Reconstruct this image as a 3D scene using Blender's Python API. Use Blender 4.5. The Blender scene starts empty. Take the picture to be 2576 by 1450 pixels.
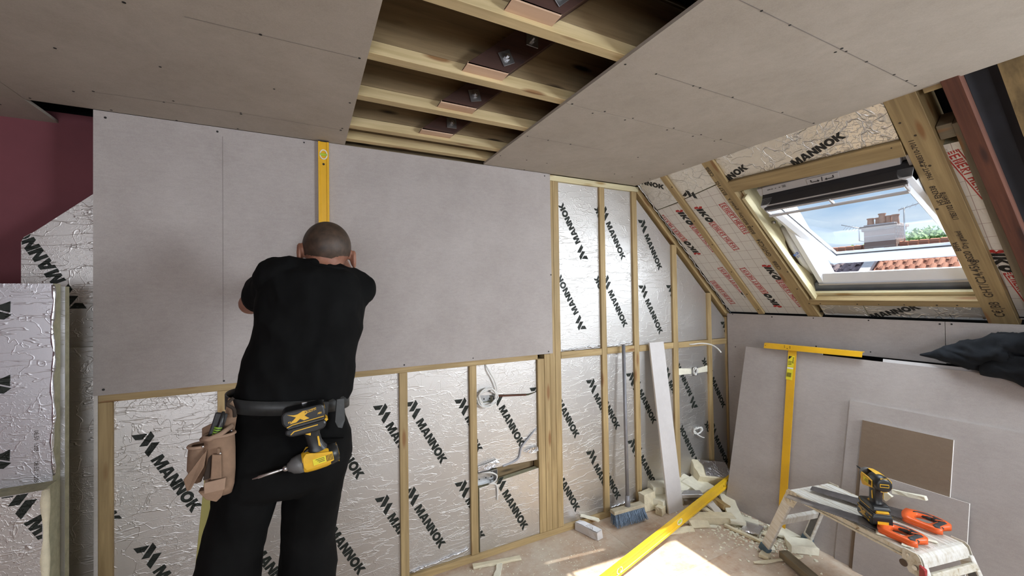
import bpy, bmesh, math, random
from mathutils import Vector, Matrix, noise
from mathutils.geometry import tessellate_polygon
random.seed(7)
V = Vector
PI = math.pi
scene = bpy.context.scene
COL = scene.collection

# ------------------------------------------------------------------ camera
cam_d = bpy.data.cameras.new('camera')
cam = bpy.data.objects.new('camera', cam_d)
COL.objects.link(cam)
cam_d.sensor_width = 36.0
cam_d.lens = 14.3217
cam_d.clip_start = 0.02
cam_d.clip_end = 200
rt = V((0.89158041, -0.45262115, -0.01478064)); up = V((0.00647717, -0.01988969, 0.9997812)); fw = V((0.4528161, 0.89148107, 0.01480156))
m = Matrix((rt, up, -fw)).transposed().to_4x4()
m.translation = V((0, -2.30095, 1.60192))
cam.matrix_world = m
scene.camera = cam

# ------------------------------------------------------------------ world, sun, lights, exposure
scene.view_settings.view_transform = 'Standard'
scene.view_settings.look = 'None'
scene.view_settings.gamma = 1.0
scene.view_settings.use_curve_mapping = False
scene.view_settings.exposure = 0.32
try:
    scene.cycles.max_bounces = 8
    scene.cycles.diffuse_bounces = 5
    scene.cycles.transparent_max_bounces = 12
    scene.cycles.caustics_reflective = True
    scene.cycles.sample_clamp_indirect = 4.0
    scene.cycles.use_denoising = True
except Exception:
    pass
world = bpy.data.worlds.new('sky'); scene.world = world; world.use_nodes = True
wn = world.node_tree.nodes; wl = world.node_tree.links; wn.clear()
wo = wn.new('ShaderNodeOutputWorld'); bg = wn.new('ShaderNodeBackground')
tc = wn.new('ShaderNodeTexCoord'); mp = wn.new('ShaderNodeMapping'); mp.inputs['Scale'].default_value = (1.0, 1.0, 3.2)
nz = wn.new('ShaderNodeTexNoise'); nz.inputs['Scale'].default_value = 2.6; nz.inputs['Detail'].default_value = 6; nz.inputs['Roughness'].default_value = .55
cr = wn.new('ShaderNodeValToRGB'); cr.color_ramp.elements[0].position = .36; cr.color_ramp.elements[0].color = (.38, .58, .84, 1)
cr.color_ramp.elements[1].position = .60; cr.color_ramp.elements[1].color = (.76, .86, .97, 1)
wl.new(tc.outputs['Generated'], mp.inputs['Vector']); wl.new(mp.outputs[0], nz.inputs['Vector']); wl.new(nz.outputs['Fac'], cr.inputs[0])
wl.new(cr.outputs[0], bg.inputs[0]); bg.inputs[1].default_value = 0.86; wl.new(bg.outputs[0], wo.inputs[0])

def sun_light():
    d = bpy.data.lights.new('sun', 'SUN'); d.energy = 9.0; d.angle = math.radians(.6); d.color = (1, .93, .82)
    o = bpy.data.objects.new('sun', d); COL.objects.link(o)
    o.rotation_euler = V((.985, -.415, 1.714)).to_track_quat('Z', 'Y').to_euler()
sun_light()

def area(name, loc, to, sx, sy, e, c):
    d = bpy.data.lights.new(name, 'AREA'); d.shape = 'RECTANGLE'; d.size = sx; d.size_y = sy; d.energy = e; d.color = c
    o = bpy.data.objects.new(name, d); COL.objects.link(o); o.location = loc
    o.rotation_euler = (V(loc) - V(to)).to_track_quat('Z', 'Y').to_euler()
    return o
# daylight at the visible roof window; fill added for unseen windows behind camera
area('roof_window_daylight', (2.98, -1.16, 1.98), (1.2, -1.0, .2), .62, .60, 16, (.86, .93, 1.0))
area('unseen_roof_window_fill', (2.86, -3.4, 2.05), (.9, -.1, 1.05), 1.3, 1.25, 185, (.88, .94, 1.0))
area('unseen_rear_window_fill', (-.6, -4.72, 1.45), (1.4, -.3, 2.2), 1.9, 1.1, 48, (.93, .95, 1.0))

# ------------------------------------------------------------------ materials
MATS = {}
def nodemat(name):
    m = bpy.data.materials.new(name); m.use_nodes = True
    nt = m.node_tree; b = nt.nodes['Principled BSDF']
    MATS[name] = m
    return m, nt, b
def L(nt, a, b): nt.links.new(a, b)
def coords(nt, scale=(1, 1, 1), rnd=True, kind='Object'):
    t = nt.nodes.new('ShaderNodeTexCoord'); mp = nt.nodes.new('ShaderNodeMapping'); mp.inputs['Scale'].default_value = scale
    if rnd:
        oi = nt.nodes.new('ShaderNodeObjectInfo'); mu = nt.nodes.new('ShaderNodeVectorMath'); mu.operation = 'SCALE'
        cx = nt.nodes.new('ShaderNodeCombineXYZ')
        for i in range(3): L(nt, oi.outputs['Random'], cx.inputs[i])
        mu.inputs['Scale'].default_value = 17.3; L(nt, cx.outputs[0], mu.inputs[0])
        ad = nt.nodes.new('ShaderNodeVectorMath'); L(nt, t.outputs[kind], ad.inputs[0]); L(nt, mu.outputs[0], ad.inputs[1])
        L(nt, ad.outputs[0], mp.inputs['Vector'])
    else: L(nt, t.outputs[kind], mp.inputs['Vector'])
    return mp.outputs[0]
def noisen(nt, vec, scale, detail=3, rough=.5, dist=0):
    n = nt.nodes.new('ShaderNodeTexNoise'); n.inputs['Scale'].default_value = scale; n.inputs['Detail'].default_value = detail
    n.inputs['Roughness'].default_value = rough; n.inputs['Distortion'].default_value = dist; L(nt, vec, n.inputs['Vector']); return n.outputs['Fac']
def ramp(nt, f, stops):
    r = nt.nodes.new('ShaderNodeValToRGB'); e = r.color_ramp.elements
    while len(e) < len(stops): e.new(.5)
    for i, (p, c) in enumerate(stops): e[i].position = p; e[i].color = (*c, 1) if len(c) == 3 else c
    L(nt, f, r.inputs[0]); return r.outputs[0]
def math2(nt, op, a, b=None, c=None):
    n = nt.nodes.new('ShaderNodeMath'); n.operation = op
    for i, x in enumerate((a, b, c)):
        if x is None: continue
        if isinstance(x, (int, float)): n.inputs[i].default_value = x
        else: L(nt, x, n.inputs[i])
    return n.outputs[0]
def bumpn(nt, b, h, strength=.3, dist=.01):
    n = nt.nodes.new('ShaderNodeBump'); n.inputs['Strength'].default_value = strength; n.inputs['Distance'].default_value = dist
    L(nt, h, n.inputs['Height']); L(nt, n.outputs[0], b.inputs['Normal']); return n
def plain(name, col, rough=.6, metal=0, var=.12, scale=12, bump=0, bscale=60, stretch=(1, 1, 1), spec=.5, rnd=True):
    m, nt, b = nodemat(name); v = coords(nt, stretch, rnd)
    f = noisen(nt, v, scale, 4, .6)
    lo = tuple(max(0, c * (1 - var)) for c in col); hi = tuple(min(1, c * (1 + var)) for c in col)
    L(nt, ramp(nt, f, [(.3, lo), (.7, hi)]), b.inputs['Base Color'])
    b.inputs['Roughness'].default_value = rough; b.inputs['Metallic'].default_value = metal
    b.inputs['Specular IOR Level'].default_value = spec
    if bump: bumpn(nt, b, noisen(nt, v, bscale, 3), bump, .004)
    return m
def wood(name, lo, hi, knot=(.25, .13, .05), rough=.65, knots=True, gs=1.0):
    m, nt, b = nodemat(name)
    v = coords(nt, (1.4 * gs, 26 * gs, 26 * gs)); f = noisen(nt, v, 1.6, 5, .62, .5)
    c = ramp(nt, f, [(.28, lo), (.72, hi)])
    v3 = coords(nt, (2.5, 9, 9)); f3 = noisen(nt, v3, 1.0, 2)
    mx = nt.nodes.new('ShaderNodeMix'); mx.data_type = 'RGBA'; mx.blend_type = 'MULTIPLY'; mx.inputs[0].default_value = .5
    L(nt, c, mx.inputs[6]); L(nt, ramp(nt, f3, [(.3, (.6, .6, .6)), (.65, (1, 1, 1))]), mx.inputs[7]); c = mx.outputs[2]
    if knots:
        v2 = coords(nt, (3.0, 14, 14)); vo = nt.nodes.new('ShaderNodeTexVoronoi'); vo.inputs['Scale'].default_value = 1.0; L(nt, v2, vo.inputs['Vector'])
        k = ramp(nt, vo.outputs['Distance'], [(.10, (1, 1, 1)), (.20, (0, 0, 0))])
        m2 = nt.nodes.new('ShaderNodeMix'); m2.data_type = 'RGBA'; L(nt, k, m2.inputs[0]); L(nt, c, m2.inputs[6]); m2.inputs[7].default_value = (*knot, 1); c = m2.outputs[2]
    L(nt, c, b.inputs['Base Color']); b.inputs['Roughness'].default_value = rough
    bumpn(nt, b, f, .25, .002)
    return m
wood('stud_wood', (.31, .215, .095), (.54, .40, .20))
wood('rafter_wood', (.25, .175, .08), (.46, .34, .165))
wood('pale_wood', (.60, .52, .30), (.78, .71, .47), knot=(.4, .28, .12))
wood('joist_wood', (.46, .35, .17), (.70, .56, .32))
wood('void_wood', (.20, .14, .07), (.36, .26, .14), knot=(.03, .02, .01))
wood('red_wood', (.075, .026, .016), (.17, .062, .035), knot=(.05, .02, .015), rough=.8)
wood('dark_red_wood', (.035, .014, .010), (.075, .03, .02), knot=(.02, .01, .01), rough=.8)
wood('end_grain', (.58, .37, .24), (.74, .53, .38), knots=False, gs=.5)
wood('grey_wood', (.16, .13, .085), (.26, .215, .14))
# plasterboard
def board(name, a, b_, spread=.5):
    m, nt, b = nodemat(name); v = coords(nt, (1, 1, 1), False)
    f = noisen(nt, v, 3.2, 5, .65); g = noisen(nt, coords(nt, (9, 9, 26), False), 3.0, 6, .75); h = noisen(nt, v, 260, 2, .6)
    s = math2(nt, 'ADD', math2(nt, 'MULTIPLY', f, .45), math2(nt, 'ADD', math2(nt, 'MULTIPLY', g, .3), math2(nt, 'MULTIPLY', h, .25)))
    L(nt, ramp(nt, s, [(.38, a), (.62, b_)]), b.inputs['Base Color']); b.inputs['Roughness'].default_value = .8
    b.inputs['Specular IOR Level'].default_value = .3
    return m
board('plasterboard', (.360, .326, .312), (.452, .418, .404))
board('ceiling_board', (.37, .33, .28), (.46, .415, .36))
board('brown_board', (.185, .135, .095), (.225, .168, .122))
board('plaster_core', (.62, .60, .57), (.76, .74, .71))
board('white_board', (.56, .54, .54), (.64, .62, .62))
plain('pink_paint', (.175, .050, .062), .8, var=.10, scale=4, bump=.05, rnd=False)
# foil with its creases; the same relief is used under the print
def crinkle(nt, b, strength=1.0, horiz=True, rnd=False):
    sc = (1, 1, 1)
    v = coords(nt, sc, rnd)
    def ridge(vec, scale, width, detail=3, dist=.6):
        f = noisen(nt, vec, scale, detail, .5, dist)
        return math2(nt, 'SUBTRACT', 1, math2(nt, 'MINIMUM', math2(nt, 'DIVIDE', math2(nt, 'ABSOLUTE', math2(nt, 'SUBTRACT', f, .5)), width), 1))
    a = ridge(v, 9, .011); c = ridge(coords(nt, (1.2, 1.2, 6.5) if horiz else (2, 2, 2), rnd), 3.0, .012, 3, .3)
    d = ridge(coords(nt, (3.2, 3.2, 4.5), rnd), 13, .035, 2, .5)
    mask = math2(nt, 'MAXIMUM', math2(nt, 'SUBTRACT', math2(nt, 'MULTIPLY', noisen(nt, v, 3.1, 2), 3.4), 1.25), .08)
    d = math2(nt, 'MULTIPLY', d, mask)
    low = noisen(nt, v, 5, 2)
    fine = noisen(nt, v, 110, 2)
    h = math2(nt, 'ADD', math2(nt, 'MULTIPLY', a, .55), math2(nt, 'ADD', math2(nt, 'MULTIPLY', c, .9), math2(nt, 'MULTIPLY', d, .42)))
    h = math2(nt, 'ADD', h, math2(nt, 'ADD', math2(nt, 'MULTIPLY', low, 1.0), math2(nt, 'MULTIPLY', fine, .05)))
    bumpn(nt, b, h, .75 * strength, .0042)
    return h
def foilmat(name, base, rough, strength=1.0, horiz=True, metal=1.0, rnd=False):
    m, nt, b = nodemat(name); b.inputs['Base Color'].default_value = (*base, 1); b.inputs['Metallic'].default_value = metal
    v = coords(nt, (1, 1, 1), rnd)
    rr = math2(nt, 'ADD', math2(nt, 'MULTIPLY', noisen(nt, v, 4, 3), .14), rough - .07); L(nt, rr, b.inputs['Roughness'])
    crinkle(nt, b, strength, horiz, rnd)
    return m
foilmat('foil', (.66, .645, .63), .48, .45)
foilmat('foil_slope', (.80, .785, .75), .42, 1.0, False)
foilmat('foil_flat', (.60, .60, .63), .45, .28)
foilmat('foil_white', (.72, .70, .66), .5, .35, False, .35)
def add_grid(name):
    m = MATS[name]; nt = m.node_tree; b = nt.nodes['Principled BSDF']; v = coords(nt, (1, 1, 1), False)
    br = nt.nodes.new('ShaderNodeTexBrick'); br.offset = 0; br.inputs['Scale'].default_value = 1.0; br.inputs['Brick Width'].default_value = .085; br.inputs['Row Height'].default_value = .070
    br.inputs['Mortar Size'].default_value = .0011; br.inputs['Mortar Smooth'].default_value = .1; base = b.inputs['Base Color'].default_value[:]
    br.inputs['Color1'].default_value = base; br.inputs['Color2'].default_value = base; br.inputs['Mortar'].default_value = (.36, .27, .25, 1)
    L(nt, v, br.inputs['Vector']); L(nt, br.outputs[0], b.inputs['Base Color'])
add_grid('foil_white')
foilmat('foil_scrap', (.75, .76, .80), .3, .8, False)
def inkmat(name, col, strength=1, horiz=True):
    m, nt, b = nodemat(name); v = coords(nt, (1, 1, 1), False)
    L(nt, ramp(nt, noisen(nt, v, 40, 3), [(.3, tuple(c * .7 for c in col)), (.7, col)]), b.inputs['Base Color'])
    b.inputs['Roughness'].default_value = .5; b.inputs['Specular IOR Level'].default_value = .4
    crinkle(nt, b, strength, horiz); return m
inkmat('ink', (.016, .022, .018)); inkmat('ink_slope', (.018, .018, .016), .8, False); inkmat('ink_red', (.50, .035, .03), .4, False)
plain('ink_stamp', (.05, .035, .02), .7, var=.3)
plain('pencil', (.22, .20, .19), .8)
plain('screw_dark', (.008, .008, .008), .6)
plain('foam', (.72, .66, .49), .85, var=.10, scale=25, bump=.5, bscale=150)
plain('foam_pale', (.80, .78, .65), .85, var=.08, scale=20, bump=.4, bscale=120)
plain('foam_edge', (.40, .39, .27), .9, var=.18, scale=30, bump=.6, bscale=120)
plain('void_dark', (.010, .010, .011), .9)  # near-black: the shade of the closed voids is put into the colour
plain('felt', (.010, .011, .016), .8, var=.5, scale=5, bump=.5, bscale=9)
plain('stained_board', (.22, .155, .07), .8, var=.45, scale=9, stretch=(1, 3, 1))
plain('white_paint', (.80, .83, .88), .35, var=.02)
plain('frame_grey', (.50, .49, .50), .4, var=.04)
plain('gasket', (.03, .03, .035), .4)
plain('flashing', (.17, .19, .225), .42, metal=.3, var=.12)
plain('steel', (.62, .62, .64), .3, metal=1, var=.08)
plain('galvanised', (.55, .56, .57), .42, metal=1, var=.2, scale=30)
plain('washer_steel', (.30, .30, .31), .42, metal=.9, var=.2, scale=30)
plain('yellow_paint', (.72, .40, .012), .42, var=.07, scale=8, bump=.08, bscale=30)
plain('yellow_bright', (.80, .50, .02), .35, var=.06, scale=8)
plain('vial_green', (.42, .60, .06), .15, var=.1)
plain('vial_white', (.75, .76, .70), .3)
plain('label_yellow', (.75, .66, .03), .5); plain('label_black', (.01, .01, .01), .5)
plain('cable_white', (.74, .74, .72), .45, var=.04)
plain('cable_grey', (.40, .41, .44), .5, var=.04)
plain('plastic_black', (.012, .013, .014), .38, var=.3, scale=30)
plain('plastic_dark', (.035, .036, .038), .55, var=.3, scale=40)
plain('tool_yellow', (.70, .40, .02), .42, var=.10, scale=40)
plain('nose_grey', (.11, .11, .11), .45, var=.2, scale=30)
plain('orange_plastic', (.78, .12, .022), .40, var=.08, scale=20)
plain('saw_steel', (.20, .195, .205), .30, metal=.85, var=.35, scale=14)
plain('rubber_blue', (.075, .125, .17), .7, var=.25, scale=30)
plain('red_plastic', (.34, .035, .035), .4, var=.15, scale=30)
plain('broom_grey', (.23, .23, .25), .5, metal=.3)
plain('broom_wood', (.42, .37, .27), .8, var=.2, scale=20)
plain('bristle', (.115, .165, .235), .6, var=.5, scale=60)
plain('shirt', (.0042, .0044, .0046), .9, var=.35, scale=9, bump=.5, bscale=12, spec=.12)
plain('trouser', (.0040, .0041, .0042), .9, var=.45, scale=7, bump=.5, bscale=9, spec=.12)
plain('jacket', (.009, .011, .0145), .9, var=.4, scale=10, bump=.4, bscale=30, spec=.25)
plain('belt_leather', (.022, .024, .025), .5, var=.3, scale=25, bump=.2)
plain('suede', (.235, .150, .098), .9, var=.22, scale=14, bump=.25, bscale=90)
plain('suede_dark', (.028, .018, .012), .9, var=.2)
plain('suede_band', (.32, .215, .15), .9, var=.12, scale=20)
plain('green_grip', (.20, .36, .04), .5)
plain('boot', (.03, .022, .016), .6)
plain('timber_green', (.42, .38, .12), .7, var=.12, stretch=(1, 1, .1))
plain('jeans_dust', (.3, .3, .3), .9)
plain('bark', (.10, .07, .05), .9); plain('leaf', (.20, .36, .12), .7, var=.3, scale=3)
plain('clay_pot', (.44, .27, .21), .8, var=.15, scale=8)
plain('coping', (.52, .50, .52), .8)
plain('pipe_white', (.66, .68, .72), .35); plain('ink_blue', (.03, .12, .42), .5)
plain('mortar_white', (.75, .74, .72), .8, var=.05)
plain('shoe_sole', (.02, .02, .02), .8)
plain('dust', (.72, .69, .58), .9, var=.1, scale=60)
def skinmat(name, c1, c2, sc=30):
    m, nt, b = nodemat(name); v = coords(nt, (1, 1, 1), False)
    L(nt, ramp(nt, noisen(nt, v, sc, 5, .6), [(.32, c1), (.68, c2)]), b.inputs['Base Color'])
    b.inputs['Roughness'].default_value = .55; b.inputs['Subsurface Weight'].default_value = .05
    b.inputs['Subsurface Radius'].default_value = (.01, .004, .002)
    bumpn(nt, b, noisen(nt, v, 160, 3), .1, .002); return m
skinmat('skin', (.23, .095, .06), (.33, .155, .10))
skinmat('hair', (.030, .020, .014), (.078, .048, .032), 40)
plain('eye_white', (.7, .68, .65), .3); plain('lip', (.36, .12, .10), .5)
# tiles
def tilemat(name, a, c):
    m, nt, b = nodemat(name); oi = nt.nodes.new('ShaderNodeObjectInfo')
    L(nt, ramp(nt, oi.outputs['Random'], [(0, a), (1, c)]), b.inputs['Base Color']); b.inputs['Roughness'].default_value = .8; return m
tilemat('clay_tile', (.34, .13, .08), (.46, .22, .15)); tilemat('purple_tile', (.17, .125, .145), (.25, .19, .21))
def brickmat():
    m, nt, b = nodemat('chimney_brick'); v = coords(nt, (1, 1, 1), False)
    mpn = nt.nodes.new('ShaderNodeMapping'); mpn.inputs['Rotation'].default_value = (PI / 2, 0, PI / 2); L(nt, v, mpn.inputs['Vector'])
    br = nt.nodes.new('ShaderNodeTexBrick'); br.inputs['Scale'].default_value = 3.2; br.inputs['Mortar Size'].default_value = .016
    br.inputs['Color1'].default_value = (.33, .20, .16, 1); br.inputs['Color2'].default_value = (.24, .17, .15, 1); br.inputs['Mortar'].default_value = (.42, .38, .36, 1)
    L(nt, mpn.outputs[0], br.inputs['Vector']); L(nt, br.outputs[0], b.inputs['Base Color']); b.inputs['Roughness'].default_value = .9
brickmat()
def floormat():
    m, nt, b = nodemat('floor_board'); v = coords(nt, (1, 1, 1), False)
    f = noisen(nt, coords(nt, (2.2, 9, 1), False), 1.6, 6, .65, .6)
    c = ramp(nt, f, [(.25, (.31, .18, .11)), (.5, (.45, .30, .20)), (.78, (.55, .42, .31))])
    d = noisen(nt, v, 2.4, 6, .68); d2 = noisen(nt, v, 30, 4, .7)
    k = math2(nt, 'ADD', math2(nt, 'MULTIPLY', d, .7), math2(nt, 'MULTIPLY', d2, .3))
    mx = nt.nodes.new('ShaderNodeMix'); mx.data_type = 'RGBA'; L(nt, ramp(nt, k, [(.38, (.08, .08, .08)), (.62, (.85, .85, .85))]), mx.inputs[0])
    L(nt, c, mx.inputs[6]); mx.inputs[7].default_value = (.64, .58, .49, 1); L(nt, mx.outputs[2], b.inputs['Base Color'])
    b.inputs['Roughness'].default_value = .75; bumpn(nt, b, d2, .15, .002)
floormat()
def platmat():
    m, nt, b = nodemat('platform_alu'); v = coords(nt, (1, 1, 1), False)
    f = noisen(nt, coords(nt, (26, 3, 10), False), 2, 6, .7, .5)
    L(nt, ramp(nt, f, [(.28, (.22, .15, .09)), (.38, (.55, .51, .43)), (.55, (.70, .69, .65)), (.8, (.82, .82, .80))]), b.inputs['Base Color'])
    b.inputs['Roughness'].default_value = .45; b.inputs['Metallic'].default_value = .1; bumpn(nt, b, f, .2, .002)
    m, nt, b = nodemat('splattered_alu'); f = noisen(nt, coords(nt, (1, 1, 1), False), 38, 5, .7, .4)
    L(nt, ramp(nt, f, [(.29, (.12, .06, .03)), (.36, (.42, .34, .22)), (.46, (.60, .56, .46)), (.75, (.72, .70, .64))]), b.inputs['Base Color'])
    b.inputs['Roughness'].default_value = .55; b.inputs['Metallic'].default_value = .2; bumpn(nt, b, f, .3, .002)
platmat()
def glassmat():
    m, nt, b = nodemat('glass'); nt.nodes.remove(b); out = nt.nodes['Material Output']
    t = nt.nodes.new('ShaderNodeBsdfTransparent'); t.inputs[0].default_value = (.96, .98, .98, 1); g = nt.nodes.new('ShaderNodeBsdfGlossy'); g.inputs['Roughness'].default_value = .02
    fr = nt.nodes.new('ShaderNodeLayerWeight'); fr.inputs[0].default_value = .5; mx = nt.nodes.new('ShaderNodeMixShader')
    L(nt, math2(nt, 'ADD', math2(nt, 'MULTIPLY', math2(nt, 'POWER', fr.outputs['Facing'], 4.0), .45), .04), mx.inputs[0])
    L(nt, t.outputs[0], mx.inputs[1]); L(nt, g.outputs[0], mx.inputs[2]); L(nt, mx.outputs[0], out.inputs[0])
glassmat()
M = MATS

# ------------------------------------------------------------------ object helpers
def tag(o, label=None, cat=None, group=None, kind=None):
    if label: o['label'] = label
    if cat: o['category'] = cat
    if group: o['group'] = group
    if kind: o['kind'] = kind
    return o
def empty(name, mat=None, parent=None):
    o = bpy.data.objects.new(name, None); o.empty_display_size = .05; COL.objects.link(o)
    if parent: o.parent = parent
    if mat is not None: o.matrix_basis = mat
    return o
def T(x, y, z, rz=0, rx=0, ry=0):
    return Matrix.Translation((x, y, z)) @ Matrix.Rotation(rz, 4, 'Z') @ Matrix.Rotation(ry, 4, 'Y') @ Matrix.Rotation(rx, 4, 'X')
def link_bm(name, bm, mat, parent=None, mtx=None, smooth=False):
    me = bpy.data.meshes.new(name); bmesh.ops.recalc_face_normals(bm, faces=bm.faces[:]); bm.to_mesh(me); bm.free()
    if mat: me.materials.append(MATS[mat] if isinstance(mat, str) else mat)
    if smooth:
        for p in me.polygons: p.use_smooth = True
    o = bpy.data.objects.new(name, me); COL.objects.link(o)
    if parent: o.parent = parent
    if mtx is not None: o.matrix_basis = mtx
    return o
def copyobj(o, parent=None, mtx=None):
    c = o.copy(); COL.objects.link(c); c.parent = parent if parent else o.parent
    if mtx is not None: c.matrix_basis = mtx
    return c
def add_box(bm, c, s, mtx=None, bev=0, seg=1):
    r = bmesh.ops.create_cube(bm, size=1.0); vs = r['verts']
    for v in vs: v.co = V((v.co.x * s[0] + c[0], v.co.y * s[1] + c[1], v.co.z * s[2] + c[2]))
    if bev:
        es = list({e for v in vs for e in v.link_edges})
        g = bmesh.ops.bevel(bm, geom=es, offset=bev, segments=seg, affect='EDGES', profile=.5)
        vs = list({v for f in g['faces'] for v in f.verts} | {v for v in vs if v.is_valid})
    if mtx is not None:
        for v in vs: v.co = mtx @ v.co
    return vs
def box(name, c, s, mat, parent=None, mtx=None, bev=.0015, seg=1):
    bm = bmesh.new(); add_box(bm, (0, 0, 0), s, None, bev, seg)
    mm = Matrix.Translation(c)
    if mtx is not None: mm = mtx @ mm
    return link_bm(name, bm, mat, parent, mm)
def basis(x, z):
    x = x.normalized(); z = (z - x * z.dot(x)).normalized(); y = z.cross(x)
    return Matrix((x, y, z)).transposed().to_4x4()
def beam(name, p0, p1, w, d, mat, parent=None, nrm=(0, 1, 0), bev=.0015):
    """bar from p0 to p1 (centre line); w across, d along nrm; local X runs along it"""
    p0 = V(p0); p1 = V(p1); mm = basis(p1 - p0, V(nrm)); mm.translation = (p0 + p1) / 2
    bm = bmesh.new(); add_box(bm, (0, 0, 0), ((p1 - p0).length, w, d), None, bev)
    return link_bm(name, bm, mat, parent, mm)
def add_poly(bm, pts, ext):
    """prism: polygon pts (3D, planar) extruded by ext"""
    ext = V(ext); a = [bm.verts.new(V(p)) for p in pts]; b = [bm.verts.new(V(p) + ext) for p in pts]
    n = len(pts)
    bm.faces.new(a); bm.faces.new(b[::-1])
    for i in range(n): bm.faces.new((a[i], b[i], b[(i + 1) % n], a[(i + 1) % n]))
    return a + b
def prism(name, pts, ext, mat, parent=None, mtx=None, bev=0, smooth=False):
    bm = bmesh.new(); add_poly(bm, pts, ext)
    if bev: bmesh.ops.bevel(bm, geom=bm.edges[:], offset=bev, segments=2, affect='EDGES', profile=.5)
    return link_bm(name, bm, mat, parent, mtx, smooth)
def ring_prism(bm, outer, inner, ext):
    """prism with a hole; outer and inner have equal length"""
    ext = V(ext); n = len(outer)
    o0 = [bm.verts.new(V(p)) for p in outer]; i0 = [bm.verts.new(V(p)) for p in inner]
    o1 = [bm.verts.new(V(p) + ext) for p in outer]; i1 = [bm.verts.new(V(p) + ext) for p in inner]
    for k in range(n):
        j = (k + 1) % n
        bm.faces.new((o0[k], o0[j], i0[j], i0[k])); bm.faces.new((o1[j], o1[k], i1[k], i1[j]))
        bm.faces.new((o0[j], o0[k], o1[k], o1[j])); bm.faces.new((i0[k], i0[j], i1[j], i1[k]))
def add_tube(bm, pts, r, seg=8, cap=True):
    pts = [V(p) for p in pts]; n = len(pts); rings = []
    rr = r if isinstance(r, (list, tuple)) else [r] * n
    prev = None
    for i, p in enumerate(pts):
        t = (pts[min(i + 1, n - 1)] - pts[max(i - 1, 0)]).normalized()
        if prev is None: a = t.orthogonal().normalized()
        else:
            a = prev - t * prev.dot(t); a = a.normalized() if a.length > 1e-6 else t.orthogonal().normalized()
        prev = a; b = t.cross(a)
        rings.append([bm.verts.new(p + (a * math.cos(2 * PI * k / seg) + b * math.sin(2 * PI * k / seg)) * rr[i]) for k in range(seg)])
    for i in range(n - 1):
        for k in range(seg):
            bm.faces.new((rings[i][k], rings[i][(k + 1) % seg], rings[i + 1][(k + 1) % seg], rings[i + 1][k]))
    if cap: bm.faces.new(rings[0][::-1]); bm.faces.new(rings[-1])
def tube(name, pts, r, mat, parent=None, seg=8, mtx=None):
    bm = bmesh.new(); add_tube(bm, pts, r, seg); return link_bm(name, bm, mat, parent, mtx, True)
def catmull(pts, k=6):
    pts = [V(p) for p in pts]; out = []
    for i in range(len(pts) - 1):
        p0 = pts[max(i - 1, 0)]; p1 = pts[i]; p2 = pts[i + 1]; p3 = pts[min(i + 2, len(pts) - 1)]
        for j in range(k):
            t = j / k
            out.append(.5 * ((2 * p1) + (p2 - p0) * t + (2 * p0 - 5 * p1 + 4 * p2 - p3) * t * t + (3 * p1 - p0 - 3 * p2 + p3) * t ** 3))
    return out + [pts[-1]]
def loft(bm, rings, cap=True):
    R = [[bm.verts.new(p) for p in r] for r in rings]; n = len(R[0])
    for i in range(len(R) - 1):
        for k in range(n): bm.faces.new((R[i][k], R[i][(k + 1) % n], R[i + 1][(k + 1) % n], R[i + 1][k]))
    if cap: bm.faces.new(R[0][::-1]); bm.faces.new(R[-1])
def ell(c, a, b, n=24, p=2.0, z=None, rot=0):
    out = []
    for k in range(n):
        t = 2 * PI * k / n; ct, st = math.cos(t), math.sin(t)
        x = a * math.copysign(abs(ct) ** (2 / p), ct); y = b * math.copysign(abs(st) ** (2 / p), st)
        out.append(V((c[0] + x * math.cos(rot) - y * math.sin(rot), c[1] + x * math.sin(rot) + y * math.cos(rot), c[2])))
    return out

# ------------------------------------------------------------------ printed lettering
def arc(cx, cy, rx, ry, a0, a1, n): return [(cx + rx * math.cos(math.radians(a0 + (a1 - a0) * i / n)), cy + ry * math.sin(math.radians(a0 + (a1 - a0) * i / n))) for i in range(n + 1)]
GL = {
 'M': (1.24, [[(0, 0), (.03, 1), (.40, 1), (.64, .48), (.82, 1), (1.20, 1), (1.24, .0), (.91, 0), (.92, .54), (.74, 0), (.50, 0), (.31, .53), (.29, 0)]]),
 'A': (1.06, [[(0, 0), (.33, 1), (.73, 1), (1.06, 0), (.73, 0), (.68, .18), (.38, .18), (.33, 0)], [(.45, .40), (.61, .40), (.53, .70)]]),
 'N': (1.0, [[(0, 0), (0, 1), (.34, 1), (.68, .47), (.68, 1), (1.0, 1), (1.0, 0), (.68, 0), (.32, .55), (.32, 0)]]),
 'O': (1.1, [arc(.55, .5, .55, .53, 0, 345, 23), arc(.55, .5, .23, .25, 0, 330, 11)]),
 'K': (1.08, [[(0, 0), (0, 1), (.34, 1), (.34, .62), (.64, 1), (1.04, 1), (.66, .54), (1.08, 0), (.68, 0), (.34, .44), (.34, 0)]]),
}
LOGO = [[(-2.9, .03), (-2.33, 1.04), (-2.05, .48), (-2.32, .03)], [(-2.39, 1.34), (-1.81, 1.34), (-1.32, .48), (-1.62, -.03)], [(-1.41, .86), (-1.08, 1.38), (-.35, .04), (-.92, .02)]]
WORDW = 6.42
def word_loops(logo=True, word=True):
    out = [[l] for l in LOGO] if logo else []
    if word:
        x = 0
        for ch in 'MANNOK':
            w, loops = GL[ch]; out.append([[(x + px * .97, py) for px, py in lp] for lp in loops]); x += w * .97 + .045
    return out
_WORD = word_loops(); _LOGOONLY = word_loops(True, False)
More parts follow.
